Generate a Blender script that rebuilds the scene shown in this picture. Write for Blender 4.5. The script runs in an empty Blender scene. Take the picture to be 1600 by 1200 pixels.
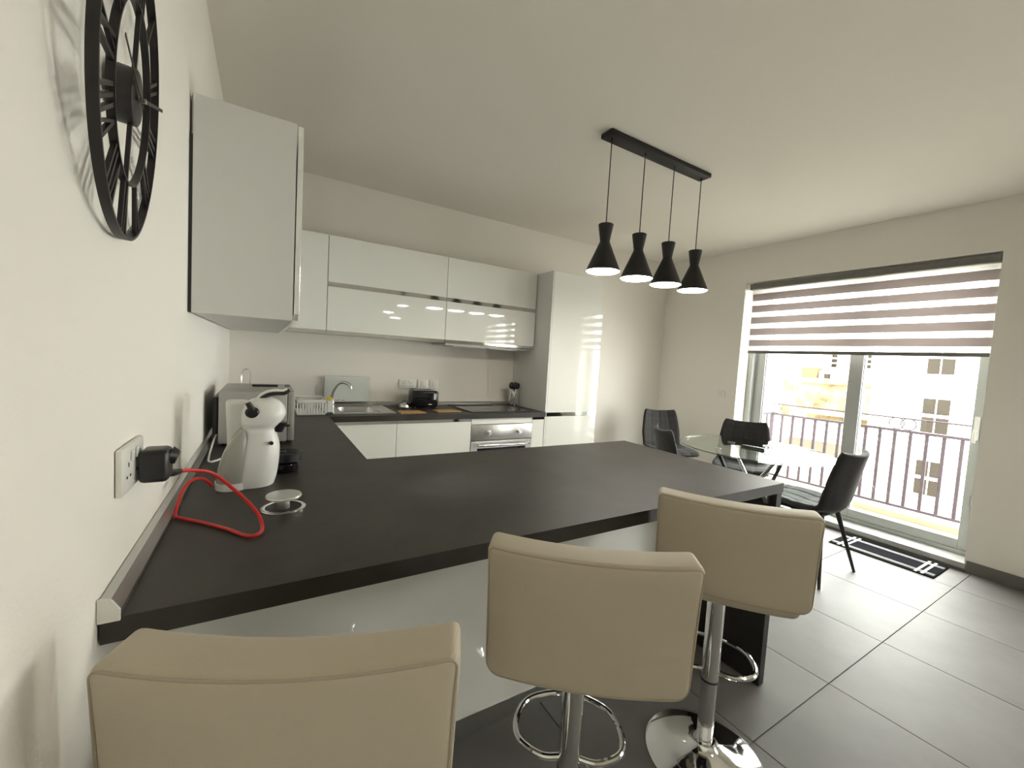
import bpy, bmesh, math, random
from mathutils import Vector, Matrix
random.seed(7)
sc = bpy.context.scene
COL = sc.collection
PI = math.pi
# ------------------------------------------------------------------ camera
cam_d = bpy.data.cameras.new('camera')
cam_d.sensor_fit = 'HORIZONTAL'; cam_d.sensor_width = 36.0; cam_d.lens = 36.0 * 644.63 / 1600.0
cam_d.clip_start = 0.02; cam_d.clip_end = 200
cam = bpy.data.objects.new('camera', cam_d); COL.objects.link(cam)
_r = Vector((0.85738227, -0.51144282, 0.05763577)); _u = Vector((-0.01895871, 0.08052387, 0.99657236)); _f = Vector((0.51433084, 0.85553617, -0.05934344))
cam.matrix_world = Matrix(((_r.x, _u.x, -_f.x, 0.2242), (_r.y, _u.y, -_f.y, -0.8791), (_r.z, _u.z, -_f.z, 1.3586), (0, 0, 0, 1)))
sc.camera = cam
# ------------------------------------------------------------------ world, exposure
WORLD_STRENGTH = 7.6
PENDANT_STRENGTH = 15.0
CLUSTER_STRENGTH = 12.0
EXPOSURE = 1.54
w = bpy.data.worlds.new('overcast_sky'); sc.world = w; w.use_nodes = True
bg = w.node_tree.nodes['Background']; bg.inputs[0].default_value = (1.0, 0.985, 0.955, 1); bg.inputs[1].default_value = WORLD_STRENGTH
vs = sc.view_settings
vs.view_transform = 'Standard'; vs.look = 'None'; vs.exposure = EXPOSURE; vs.gamma = 1.0; vs.use_curve_mapping = False
# room dimensions
W, D, H, YF = 4.657, 2.754, 2.692, -4.6
WY0, WY1, WZ0, WZ1 = -0.09, 1.725, 0.05, 2.32
V0, V1 = -3.05, -1.72      # second balcony door, behind the camera (seen mirrored in the glossy flaps)
for y0, y1 in ((WY0, WY1), (V0, V1)):
    pl = bpy.data.lights.new('window_portal', 'AREA'); pl.shape = 'RECTANGLE'; pl.size = WZ1 - WZ0; pl.size_y = y1 - y0; pl.cycles.is_portal = True
    plo = bpy.data.objects.new('window_portal', pl); COL.objects.link(plo)
    plo.location = (W + 0.29, (y0 + y1) / 2, (WZ0 + WZ1) / 2); plo.rotation_euler = Vector((-1, 0, 0)).to_track_quat('-Z', 'Y').to_euler()

# ------------------------------------------------------------------ materials
MATS = {}
def mat(name, col, rough=0.5, metal=0.0, bump=0.0, bscale=60.0, vary=0.0, vscale=8.0, coat=0.0, emit=0.0, trans=0.0, spec=0.5, sheen=0.0, ecol=None):
    m = bpy.data.materials.new(name); m.use_nodes = True; nt = m.node_tree; b = nt.nodes['Principled BSDF']
    b.inputs['Base Color'].default_value = (*col, 1); b.inputs['Roughness'].default_value = rough; b.inputs['Metallic'].default_value = metal
    b.inputs['Specular IOR Level'].default_value = spec
    if coat: b.inputs['Coat Weight'].default_value = coat; b.inputs['Coat Roughness'].default_value = 0.04
    if sheen: b.inputs['Sheen Weight'].default_value = sheen; b.inputs['Sheen Roughness'].default_value = 0.4
    if trans: b.inputs['Transmission Weight'].default_value = trans
    if emit: b.inputs['Emission Color'].default_value = (*(ecol or col), 1); b.inputs['Emission Strength'].default_value = emit
    if vary or bump:
        tc = nt.nodes.new('ShaderNodeTexCoord')
    if vary:
        n = nt.nodes.new('ShaderNodeTexNoise'); n.inputs['Scale'].default_value = vscale; n.inputs['Detail'].default_value = 6.0; n.inputs['Roughness'].default_value = 0.6
        nt.links.new(tc.outputs['Object'], n.inputs['Vector'])
        r = nt.nodes.new('ShaderNodeValToRGB')
        lo = tuple(max(0, c * (1 - vary)) for c in col); hi = tuple(min(1, c * (1 + vary)) for c in col)
        r.color_ramp.elements[0].position = 0.3; r.color_ramp.elements[0].color = (*lo, 1)
        r.color_ramp.elements[1].position = 0.7; r.color_ramp.elements[1].color = (*hi, 1)
        nt.links.new(n.outputs['Fac'], r.inputs['Fac']); nt.links.new(r.outputs['Color'], b.inputs['Base Color'])
    if bump:
        n2 = nt.nodes.new('ShaderNodeTexNoise'); n2.inputs['Scale'].default_value = bscale; n2.inputs['Detail'].default_value = 4.0
        nt.links.new(tc.outputs['Object'], n2.inputs['Vector'])
        bp_ = nt.nodes.new('ShaderNodeBump'); bp_.inputs['Strength'].default_value = bump; bp_.inputs['Distance'].default_value = 0.002
        nt.links.new(n2.outputs['Fac'], bp_.inputs['Height']); nt.links.new(bp_.outputs['Normal'], b.inputs['Normal'])
    MATS[name] = m
    return m
def glass_mat(name, tint=(0.97, 0.99, 0.98), gloss=1.0, ior=1.5):
    m = bpy.data.materials.new(name); m.use_nodes = True; nt = m.node_tree
    for n in list(nt.nodes):
        if n.type != 'OUTPUT_MATERIAL': nt.nodes.remove(n)
    out = [n for n in nt.nodes][0]
    t = nt.nodes.new('ShaderNodeBsdfTransparent'); t.inputs[0].default_value = (*tint, 1)
    g = nt.nodes.new('ShaderNodeBsdfGlossy'); g.inputs['Roughness'].default_value = 0.02; g.inputs[0].default_value = (gloss, gloss, gloss, 1)
    fr = nt.nodes.new('ShaderNodeFresnel'); ge = nt.nodes.new('ShaderNodeNewGeometry'); mr = nt.nodes.new('ShaderNodeMapRange')
    mr.inputs['To Min'].default_value = ior; mr.inputs['To Max'].default_value = 1.0 / ior     # thin unrefracted pane: same reflectance on both faces
    nt.links.new(ge.outputs['Backfacing'], mr.inputs['Value']); nt.links.new(mr.outputs['Result'], fr.inputs[0])
    mx = nt.nodes.new('ShaderNodeMixShader'); nt.links.new(fr.outputs[0], mx.inputs[0]); nt.links.new(t.outputs[0], mx.inputs[1]); nt.links.new(g.outputs[0], mx.inputs[2])
    nt.links.new(mx.outputs[0], out.inputs[0]); MATS[name] = m; return m
def fabric_mat(name, col, transp, transl):
    m = bpy.data.materials.new(name); m.use_nodes = True; nt = m.node_tree
    for n in list(nt.nodes):
        if n.type != 'OUTPUT_MATERIAL': nt.nodes.remove(n)
    out = [n for n in nt.nodes][0]
    df = nt.nodes.new('ShaderNodeBsdfDiffuse'); df.inputs[0].default_value = (*col, 1)
    tl = nt.nodes.new('ShaderNodeBsdfTranslucent'); tl.inputs[0].default_value = (*col, 1)
    tp = nt.nodes.new('ShaderNodeBsdfTransparent')
    a = nt.nodes.new('ShaderNodeMixShader'); a.inputs[0].default_value = transl; nt.links.new(df.outputs[0], a.inputs[1]); nt.links.new(tl.outputs[0], a.inputs[2])
    b = nt.nodes.new('ShaderNodeMixShader'); b.inputs[0].default_value = transp; nt.links.new(a.outputs[0], b.inputs[1]); nt.links.new(tp.outputs[0], b.inputs[2])
    nt.links.new(b.outputs[0], out.inputs[0]); MATS[name] = m; return m
mat('paint', (0.845, 0.812, 0.745), 0.85, bump=0.25, bscale=140, spec=0.25)
mat('ceiling_paint', (0.87, 0.832, 0.758), 0.9, bump=0.15, bscale=120, spec=0.2)
mat('gloss_white', (0.825, 0.822, 0.77), 0.03, spec=1.0)
mat('carcass', (0.72, 0.71, 0.68), 0.45)
mat('gap_shade', (0.03, 0.03, 0.03), 0.7)  # near-black standing for shade in the gap beside the side wall cabinet
mat('alu', (0.62, 0.62, 0.60), 0.28, metal=1.0)
mat('alu_bright', (0.66, 0.66, 0.65), 0.07, metal=1.0)
mat('worktop', (0.034, 0.030, 0.025), 0.46, bump=0.35, bscale=220, vary=0.35, vscale=5, spec=0.36)
mat('worktop_edge', (0.012, 0.010, 0.008), 0.55, vary=0.3, vscale=20)
mat('chrome', (0.80, 0.80, 0.79), 0.06, metal=1.0)
mat('steel', (0.60, 0.59, 0.57), 0.30, metal=1.0, vary=0.08, vscale=30)
mat('black_gloss', (0.008, 0.008, 0.009), 0.06, spec=0.4)
mat('black_plastic', (0.014, 0.014, 0.014), 0.35)
mat('black_matt', (0.012, 0.011, 0.010), 0.55)
mat('white_plastic', (0.80, 0.80, 0.77), 0.25)
mat('socket_plastic', (0.78, 0.77, 0.71), 0.3)
mat('dark_hole', (0.02, 0.02, 0.02), 0.8)
mat('leather', (0.49, 0.43, 0.325), 0.48, bump=0.30, bscale=500, spec=0.4)
mat('piping', (0.40, 0.345, 0.26), 0.5)
mat('grout', (0.17, 0.165, 0.15), 0.9)
mat('tile', (0.165, 0.158, 0.149), 0.50, bump=0.10, bscale=90, vary=0.16, vscale=2.2)
mat('skirting', (0.16, 0.15, 0.135), 0.4, vary=0.15, vscale=5)
mat('marble', (0.42, 0.42, 0.40), 0.3, vary=0.08, vscale=6)
mat('frame_white', (0.44, 0.46, 0.44), 0.35)
mat('velvet', (0.014, 0.012, 0.011), 0.75, sheen=0.12, vary=0.3, vscale=30)
mat('velvet_side', (0.085, 0.075, 0.066), 0.8, sheen=0.4, vary=0.25, vscale=40)
mat('red_cord', (0.55, 0.012, 0.010), 0.35)
mat('tank', (0.48, 0.48, 0.43), 0.18, trans=0.3)
mat('pod', (0.80, 0.80, 0.76), 0.3)
mat('tank_base', (0.70, 0.64, 0.46), 0.4)
mat('cork', (0.52, 0.30, 0.12), 0.8, vary=0.25, vscale=60)
mat('sponge', (0.80, 0.52, 0.03), 0.9)
mat('mat_black', (0.008, 0.008, 0.011), 0.95, bump=0.6, bscale=300, spec=0.05)
mat('mat_white', (0.65, 0.64, 0.62), 0.9)
mat('silver_paint', (0.42, 0.41, 0.385), 0.42, metal=0.3)
mat('cassette', (0.17, 0.16, 0.145), 0.5)
mat('rail_paint', (0.075, 0.060, 0.070), 0.8, spec=0.1)
mat('facade_white', (0.82, 0.81, 0.78), 0.9)
mat('facade_cream', (0.80, 0.74, 0.55), 0.9)
mat('facade_stone', (0.14, 0.10, 0.045), 0.95, vary=0.75, vscale=1.3)
mat('pane_taupe', (0.027, 0.023, 0.018), 0.9, spec=0.0)
mat('terracotta', (0.075, 0.038, 0.012), 0.8)
mat('roof_brown', (0.045, 0.026, 0.012), 0.9)
mat('balcony_stone', (0.34, 0.29, 0.21), 0.8, vary=0.08, vscale=6)
mat('street', (0.22, 0.205, 0.18), 0.9)
mat('rubber', (0.02, 0.02, 0.02), 0.8)
mat('glow', (1.0, 0.93, 0.80), 0.5, emit=PENDANT_STRENGTH, ecol=(1.0, 0.94, 0.83))
mat('glow_cluster', (1.0, 0.93, 0.80), 0.5, emit=CLUSTER_STRENGTH, ecol=(1.0, 0.94, 0.83))
mat('iron', (0.013, 0.010, 0.011), 0.45)
mat('board_glass', (0.62, 0.66, 0.62), 0.12, coat=0.4)
glass_mat('door_glass', (0.96, 0.98, 0.97))
glass_mat('table_glass', (0.86, 0.92, 0.89), ior=1.5)
fabric_mat('blind_opaque', (0.46, 0.41, 0.395), 0.02, 0.36)
fabric_mat('blind_sheer', (0.85, 0.83, 0.80), 0.66, 0.85)

# ------------------------------------------------------------------ mesh builder
class M:
    def __init__(s): s.v = []; s.f = []
    def add(s, v, f):
        n = len(s.v); s.v += [tuple(p) for p in v]; s.f += [tuple(i + n for i in q) for q in f]; return s
    def box(s, x0, x1, y0, y1, z0, z1, b=0.0, seg=2):
        if b <= 0:
            v = [(x0, y0, z0), (x1, y0, z0), (x1, y1, z0), (x0, y1, z0), (x0, y0, z1), (x1, y0, z1), (x1, y1, z1), (x0, y1, z1)]
            return s.add(v, [(3, 2, 1, 0), (4, 5, 6, 7), (0, 1, 5, 4), (1, 2, 6, 5), (2, 3, 7, 6), (3, 0, 4, 7)])
        bm = bmesh.new(); bmesh.ops.create_cube(bm, size=1)
        for q in bm.verts: q.co = Vector(((x0 + x1) / 2 + q.co.x * (x1 - x0), (y0 + y1) / 2 + q.co.y * (y1 - y0), (z0 + z1) / 2 + q.co.z * (z1 - z0)))
        bmesh.ops.bevel(bm, geom=bm.edges[:], offset=b, segments=seg, profile=0.5, affect='EDGES')
        return s.bm(bm)
    def bm(s, bm):
        bm.verts.index_update(); s.add([q.co[:] for q in bm.verts], [[q.index for q in f.verts] for f in bm.faces]); bm.free(); return s
    def cyl(s, p0, p1, r0, r1=None, n=24, cap=True):
        r1 = r0 if r1 is None else r1
        p0 = Vector(p0); p1 = Vector(p1); a = (p1 - p0).normalized(); t = a.orthogonal().normalized(); u = a.cross(t)
        v = []
        for p, r in ((p0, r0), (p1, r1)):
            for i in range(n):
                q = 2 * PI * i / n; v.append(p + (t * math.cos(q) + u * math.sin(q)) * r)
        f = [(i, (i + 1) % n, n + (i + 1) % n, n + i) for i in range(n)]
        if cap: f += [tuple(range(n - 1, -1, -1)), tuple(range(n, 2 * n))]
        return s.add(v, f)
    def tube(s, pts, r, n=8, closed=False, sub=0):
        P = [Vector(p) for p in pts]
        if sub: P = spline(P, sub, closed)
        N = len(P); v = []; prev = None
        rr = r if hasattr(r, '__len__') else None
        for i, p in enumerate(P):
            a = P[(i + 1) % N] if (closed or i < N - 1) else p
            b = P[i - 1] if (closed or i > 0) else p
            d = (a - b).normalized()
            t = d.orthogonal().normalized() if prev is None else (prev - d * prev.dot(d)).normalized()
            prev = t; u = d.cross(t)
            ri = (rr[0] + (rr[1] - rr[0]) * i / (N - 1)) if rr else r
            for k in range(n):
                q = 2 * PI * k / n; v.append(p + (t * math.cos(q) + u * math.sin(q)) * ri)
        f = []
        for i in range(N if closed else N - 1):
            j = (i + 1) % N
            for k in range(n): f.append((i * n + k, i * n + (k + 1) % n, j * n + (k + 1) % n, j * n + k))
        if not closed: f += [tuple(range(n - 1, -1, -1)), tuple((N - 1) * n + k for k in range(n))]
        return s.add(v, f)
    def lathe(s, prof, c=(0, 0, 0), n=32, cap=True):
        v = []; f = []
        for r, z in prof:
            for k in range(n):
                q = 2 * PI * k / n; v.append((c[0] + r * math.cos(q), c[1] + r * math.sin(q), c[2] + z))
        for i in range(len(prof) - 1):
            for k in range(n): f.append((i * n + k, i * n + (k + 1) % n, (i + 1) * n + (k + 1) % n, (i + 1) * n + k))
        if cap: f += [tuple(range(n - 1, -1, -1)), tuple((len(prof) - 1) * n + k for k in range(n))]
        return s.add(v, f)
    def prism(s, poly, h, place):
        n = len(poly); v = [place(a, b, 0) for a, b in poly] + [place(a, b, h) for a, b in poly]
        return s.add(v, [tuple(range(n - 1, -1, -1)), tuple(range(n, 2 * n))] + [(i, (i + 1) % n, n + (i + 1) % n, n + i) for i in range(n)])
    def surf(s, fn, nu, nv):
        v = [fn(i / nu, j / nv) for j in range(nv + 1) for i in range(nu + 1)]
        f = [(j * (nu + 1) + i, j * (nu + 1) + i + 1, (j + 1) * (nu + 1) + i + 1, (j + 1) * (nu + 1) + i) for j in range(nv) for i in range(nu)]
        return s.add(v, f)
    def cells(s, xs, ys, z0, z1, keep):   # a slab made of grid cells, holes left open, no inner faces
        nx, ny = len(xs) - 1, len(ys) - 1; K = lambda i, j: 0 <= i < nx and 0 <= j < ny and keep(i, j)
        for i in range(nx):
            for j in range(ny):
                if not K(i, j): continue
                a, b, c, d = xs[i], xs[i + 1], ys[j], ys[j + 1]
                s.add([(a, c, z1), (b, c, z1), (b, d, z1), (a, d, z1)], [(0, 1, 2, 3)]); s.add([(a, c, z0), (b, c, z0), (b, d, z0), (a, d, z0)], [(3, 2, 1, 0)])
                if not K(i, j - 1): s.add([(a, c, z0), (b, c, z0), (b, c, z1), (a, c, z1)], [(0, 1, 2, 3)])
                if not K(i, j + 1): s.add([(a, d, z0), (b, d, z0), (b, d, z1), (a, d, z1)], [(3, 2, 1, 0)])
                if not K(i - 1, j): s.add([(a, c, z0), (a, d, z0), (a, d, z1), (a, c, z1)], [(3, 2, 1, 0)])
                if not K(i + 1, j): s.add([(b, c, z0), (b, d, z0), (b, d, z1), (b, c, z1)], [(0, 1, 2, 3)])
        return s
    def map(s, fn): s.v = [tuple(fn(Vector(p))) for p in s.v]; return s
def spline(P, sub, closed=False):
    out = []; N = len(P)
    for i in range(N if closed else N - 1):
        g = lambda k: P[k % N] if closed else P[max(0, min(N - 1, k))]
        a, b, c, d = g(i - 1), g(i), g(i + 1), g(i + 2)
        for k in range(sub):
            t = k / sub
            out.append(0.5 * ((2 * b) + (c - a) * t + (2 * a - 5 * b + 4 * c - d) * t * t + (3 * b - a - 3 * c + d) * t ** 3))
    if not closed: out.append(P[-1].copy())
    return out
def wloc(o):
    p = Vector((0, 0, 0))
    while o: p += o.location; o = o.parent
    return p
def build(name, m, material, parent=None, smooth=True, ang=35, weld=False):
    off = wloc(parent) if parent else Vector((0, 0, 0))
    me = bpy.data.meshes.new(name)
    if parent is None:
        xs = [p[0] for p in m.v]; ys = [p[1] for p in m.v]; zs = [p[2] for p in m.v]
        base = Vector(((min(xs) + max(xs)) / 2, (min(ys) + max(ys)) / 2, min(zs)))
    else: base = Vector((0, 0, 0))
    sh = off + base
    me.from_pydata([(p[0] - sh.x, p[1] - sh.y, p[2] - sh.z) for p in m.v], [], m.f)
    me.validate()
    bm = bmesh.new(); bm.from_mesh(me)
    if weld: bmesh.ops.remove_doubles(bm, verts=bm.verts, dist=1e-5)
    bmesh.ops.recalc_face_normals(bm, faces=bm.faces); bm.to_mesh(me); bm.free()
    if smooth:
        for p in me.polygons: p.use_smooth = True
        me.set_sharp_from_angle(angle=math.radians(ang))
    me.materials.append(MATS[material])
    o = bpy.data.objects.new(name, me); COL.objects.link(o)
    o.location = base
    if parent: o.parent = parent
    return o
def thing(name, label, cat, loc=(0, 0, 0), group=None):
    o = bpy.data.objects.new(name, None); COL.objects.link(o); o.location = loc; o.empty_display_size = 0.1
    return tag(o, label, cat, group)
def tag(o, label, cat, group=None):
    o['label'] = label; o['category'] = cat
    if group: o['group'] = group
    return o
def struct(o, label=None):
    o['kind'] = 'structure'
    if label: o['label'] = label
    return o
def plab(o, label): o['label'] = label; return o
def dup(root, loc, rotz, label, group=None):
    r = root.copy(); COL.objects.link(r); r.location = loc; r.rotation_euler = (0, 0, rotz); r['label'] = label
    if group: r['group'] = group
    for ch in list(root.children):
        c = ch.copy(); COL.objects.link(c); c.parent = r
        for g in list(ch.children):
            k = g.copy(); COL.objects.link(k); k.parent = c
    return r

# ================================================================== STRUCTURE
fl = struct(build('floor', M().box(-0.1, W + 0.1, YF - 0.1, D + 0.1, -0.12, -0.004), 'grout', smooth=False), 'grey porcelain tiled floor with thin grout lines')
TX, TY, TS = 1.800, -0.135, 0.607
cache = {}
for i in range(-4, 6):
    for j in range(-9, 6):
        a, b = max(TX + i * TS, 0.0), min(TX + (i + 1) * TS, W + 0.0); c, d = max(TY + j * TS, YF), min(TY + (j + 1) * TS, D)
        if b - a < 0.02 or d - c < 0.02: continue
        key = (round(b - a, 3), round(d - c, 3)); g = 0.0016
        if key not in cache:
            mm = M().box(-(b - a) / 2 + g, (b - a) / 2 - g, -(d - c) / 2 + g, (d - c) / 2 - g, -0.010, 0, 0.001, 1)
            me = bpy.data.meshes.new('tile'); me.from_pydata(mm.v, [], mm.f); me.materials.append(MATS['tile']); cache[key] = me
        t = bpy.data.objects.new('tile', cache[key]); COL.objects.link(t); t.parent = fl
        t.location = Vector(((a + b) / 2, (c + d) / 2, 0)) - fl.location
struct(build('ceiling', M().box(-0.15, W + 0.3, YF - 0.15, D + 0.15, H, H + 0.15), 'ceiling_paint', smooth=False), 'plain off-white painted ceiling')
struct(build('wall_left', M().box(-0.15, 0, YF - 0.15, D + 0.15, -0.12, H), 'paint', smooth=False), 'off-white painted wall carrying the clock')
struct(build('wall_back', M().box(0, W, D, D + 0.15, -0.12, H), 'paint', smooth=False), 'off-white painted wall behind the kitchen units')
struct(build('wall_front', M().box(0, W, YF - 0.15, YF, -0.12, H), 'paint', smooth=False), 'off-white painted wall at the far end of the room')
ys = [YF - 0.15, V0, V1, WY0, WY1, D + 0.15]; zs = [-0.12, WZ0, WZ1, H]
mw = M().cells(ys, zs, 0, 0.30, lambda i, j: not (i in (1, 3) and j == 1)).map(lambda p: (W + p.z, p.x, p.y))
struct(build('wall_right', mw, 'paint', smooth=False, weld=True), 'off-white painted wall with the balcony door opening')
struct(build('baseboard_right', M().box(W - 0.012, W, V1 + 0.012, WY0 - 0.012, 0, 0.085, 0.002, 1).box(W - 0.012, W, YF, V0 - 0.012, 0, 0.085, 0.002, 1).box(W - 0.012, W, WY1 + 0.012, D, 0, 0.085, 0.002, 1), 'skirting', smooth=False), 'dark grey tile skirting under the window wall')
struct(build('baseboard_back', M().box(3.03, W - 0.012, D - 0.012, D, 0, 0.085, 0.002, 1), 'skirting', smooth=False), 'dark grey tile skirting beside the tall unit')
struct(build('trim_1', M().box(W - 0.02, W + 0.36, WY0 - 0.01, WY1 + 0.01, WZ0 - 0.03, WZ0 + 0.012, 0.004, 2), 'marble', smooth=False), 'pale stone door sill under the balcony door')
struct(build('trim_2', M().box(W - 0.012, W - 0.001, WY0 - 0.012, WY1 + 0.012, 0, WZ0 - 0.031, 0.002, 1), 'skirting', smooth=False), 'dark tile riser under the door sill')

# balcony doors
xF = W + 0.18
z0 = WZ0 + 0.013; z1 = WZ1
def yzframe(x0, x1, y0, y1, a0, a1, sa, sb, hw, b=0.003):
    return [M().box(x0, x1, y0, y0 + sa, a0, a1, b, 1), M().box(x0, x1, y1 - sb, y1, a0, a1, b, 1), M().box(x0, x1, y0 + sa, y1 - sb, a0, a0 + hw, b, 1), M().box(x0, x1, y0 + sa, y1 - sb, a1 - hw, a1, b, 1)]
def sash(door, x0, y0, y1, sa, sb, label):
    qs = yzframe(x0, x0 + 0.045, y0, y1, z0 + 0.032, z1 - 0.032, sa, sb, 0.075)
    m = M()
    for q in qs: m.add(q.v, q.f)
    s_ = build('sash', m, 'frame_white', door, smooth=False); plab(s_, label)
    build('pane', M().box(x0 + 0.018, x0 + 0.024, y0 + sa - 0.005, y1 - sb + 0.005, z0 + 0.10, z1 - 0.10), 'door_glass', s_, smooth=False)
    for y in (y0 + sa, y1 - sb): build('gasket', M().box(x0 + 0.012, x0 + 0.033, y - 0.002, y + 0.002, z0 + 0.11, z1 - 0.11), 'rubber', s_, smooth=False)
    return s_
def balcony_door(name, label, a, b, m0, m1):
    door = bpy.data.objects.new(name, None); COL.objects.link(door); door.location = (W + 0.22, (a + b) / 2, WZ0 + 0.012); struct(door, label)
    for q, nm in zip(yzframe(xF, xF + 0.12, a + 0.001, b - 0.001, z0, z1 - 0.001, 0.030, 0.050, 0.030), ('jamb', 'jamb', 'threshold', 'head')):
        build(nm, q, 'frame_white', door, smooth=False)
    sR = sash(door, xF + 0.010, a + 0.028, m1, 0.055, 0.105, 'sliding sash nearest the room')
    sash(door, xF + 0.062, m0, b - 0.045, 0.09, 0.105, 'fixed sash behind')
    ya = a + 0.040
    build('handle', M().box(xF - 0.004, xF + 0.009, ya, ya + 0.03, 0.95, 1.13, 0.004, 2).box(xF - 0.035, xF - 0.005, ya + 0.007, ya + 0.023, 1.00, 1.02, 0.003, 1).box(xF - 0.045, xF - 0.033, ya + 0.005, ya + 0.025, 0.93, 1.03, 0.005, 2), 'white_plastic', sR)
    build('lock', M().box(xF + 0.001, xF + 0.009, ya - 0.01, ya + 0.005, 0.45, 0.53, 0.003, 2), 'steel', sR)
balcony_door('door_1', 'white framed sliding glass balcony door beside the dining table', WY0, WY1, 0.70, 0.80)
balcony_door('door_2', 'second white framed balcony door in the living end', V0, V1, -2.43, -2.33)
struct(build('trim_3', M().box(W - 0.02, W + 0.36, V0 - 0.01, V1 + 0.01, WZ0 - 0.03, WZ0 + 0.012, 0.004, 2), 'marble', smooth=False), 'pale stone sill under the second balcony door')

# balcony
slab = struct(build('floor_balcony', M().box(W + 0.301, 5.86, -3.6, 2.6, -0.25, 0.0), 'balcony_stone', smooth=False), 'cream stone balcony floor')
# beige paving tiles of the balcony
for i in range(3):
    for j in range(14):
        y0 = -2.2 + j * 0.3; x0 = W + 0.302 + i * 0.27
        if x0 + 0.27 > 5.62 + 0.2: continue
        build('tile', M().box(x0 + 0.002, min(x0 + 0.268, 5.60), y0 + 0.002, y0 + 0.298, 0.0, 0.01, 0.002, 1), 'balcony_stone', slab, smooth=False)
build('kerb', M().box(5.62, 5.80, -2.2, 2.0, 0.0, 0.07, 0.008, 2), 'balcony_stone', slab, smooth=False)
XR = 5.70
rail = thing('balcony_railing', 'grey metal balcony railing with upright bars and paired rings', 'railing', (XR, 0.8, 0.07))
build('top_rail', M().tube([(XR, -2.2, 0.998), (XR, 1.85, 0.998)], 0.009), 'rail_paint', rail)
build('handrail', M().box(XR - 0.015, XR + 0.015, -2.2, 1.86, 0.858, 0.885, 0.003, 1), 'rail_paint', rail)
build('bottom_rail', M().box(XR - 0.015, XR + 0.015, -2.2, 1.86, 0.100, 0.125, 0.003, 1), 'rail_paint', rail)
k = 0; y = 1.73
while y > -2.2:
    build('baluster', M().box(XR - 0.010, XR + 0.010, y - 0.013, y + 0.013, 0.125, 0.858), 'rail_paint', rail, smooth=False); y -= 0.118; k += 1
for y in (1.85, -2.18):
    build('post', M().box(XR - 0.018, XR + 0.018, y - 0.02, y + 0.02, 0.07, 0.89, 0.003, 1), 'rail_paint', rail, smooth=False)
for yc in (1.86, 0.62, -0.6, -1.7):
    for dy in (-0.045, 0.045):
        build('ring', M().tube([(XR, yc + dy + 0.058 * math.cos(q * PI / 12), 0.942 + 0.056 * math.sin(q * PI / 12)) for q in range(24)], 0.006, 6, True), 'rail_paint', rail)
for x in (5.58, 5.46, 5.34, 5.22, 5.10):
    build('baluster', M().box(x - 0.012, x + 0.012, 1.842, 1.858, 0.125, 0.865), 'rail_paint', rail, smooth=False)
for a_, b_ in ((0.865, 0.885), (0.105, 0.125)): build('side_rail', M().box(W + 0.301, XR - 0.019, 1.84, 1.86, a_, b_), 'rail_paint', rail, smooth=False)
build('side_kerb', M().box(W + 0.302, 5.60, 1.78, 1.92, 0.011, 0.07), 'balcony_stone', slab, smooth=False)

# ================================================================== OUTSIDE
def far_window(parent, x, y0, y1, z0, z1, pmat='pane_taupe', cols=2, rows=2):
    f = build('window', M().box(x - 0.04, x + 0.02, y0 - 0.05, y1 + 0.05, z0 - 0.05, z1 + 0.05), 'facade_white', parent, smooth=False)
    cw = (y1 - y0) / cols; rh = (z1 - z0) / rows
    for i in range(cols):
        for j in range(rows):
            build('pane', M().box(x - 0.07, x - 0.041, y0 + i * cw + 0.03, y0 + (i + 1) * cw - 0.03, z0 + j * rh + 0.08, z0 + (j + 1) * rh - 0.08), pmat, f, smooth=False)
bw = thing('apartment_block', 'tall white apartment block with stacked four-pane windows across the street', 'building', (33, 3, -12))
build('wall', M().box(28.5, 38, 1.5, 8.3, -12, 12), 'facade_white', bw, smooth=False)
for zz in (-7.3, -4.25, -1.15, 1.75, 4.9, 8.0):
    for yy in (5.18,):
        far_window(bw, 28.5, yy, yy + 1.02, zz, zz + 1.85)
build('parapet', M().box(28.3, 38, 1.3, 8.31, 12, 12.4), 'facade_white', bw, smooth=False)
by = thing('stone_house', 'old house with a peeling ochre wall and roof terrace beside the white block', 'building', (34, 11, -12))
build('wall', M().box(30.0, 38, 8.32, 13.45, -12, 1.0), 'facade_stone', by, smooth=False)
build('cornice', M().box(29.75, 30.0, 8.32, 13.5, 0.98, 1.25), 'facade_stone', by, smooth=False)
build('roof', M().box(29.9, 38, 8.32, 13.5, 1.0, 1.28), 'facade_cream', by, smooth=False)
build('string_course', M().box(29.3, 30.0, 8.4, 11.6, -0.9, -0.70), 'facade_cream', by, smooth=False)
far_window(by, 30.0, 9.0, 9.5, -0.75, 0.55, cols=2, rows=3)
bc = thing('cream_house', 'pale cream house with louvred windows standing behind the ochre wall', 'building', (40, 14, -12))
build('wall', M().box(38.2, 44, 8.5, 22, -12, 5.5), 'facade_cream', bc, smooth=False)
for yy, zz in ((13.6, 2.7), (11.5, 2.7), (16.0, 2.7), (20, 2.7), (13.6, -0.5), (17, -0.5)):
    f = build('louvre_window', M().box(38.1, 38.22, yy, yy + 1.3, zz - 0.6, zz + 1.0), 'facade_white', bc, smooth=False)
    for q in range(4): build('slat', M().box(38.02, 38.1, yy + 0.08, yy + 1.22, zz - 0.5 + q * 0.38, zz - 0.25 + q * 0.38), 'pane_taupe', f, smooth=False)
bl = thing('white_house', 'white rendered house at the far end of the street', 'building', (33, 18, -12))
build('wall', M().box(31, 37, 13.6, 20, -12, 6), 'facade_white', bl, smooth=False)
build('parapet', M().box(30.9, 37, 13.55, 20, 6, 6.3), 'facade_white', bl, smooth=False)
bt = thing('low_house', 'low white house with a brown tiled lean-to below the ochre wall', 'building', (27, 11, -12))
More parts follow.
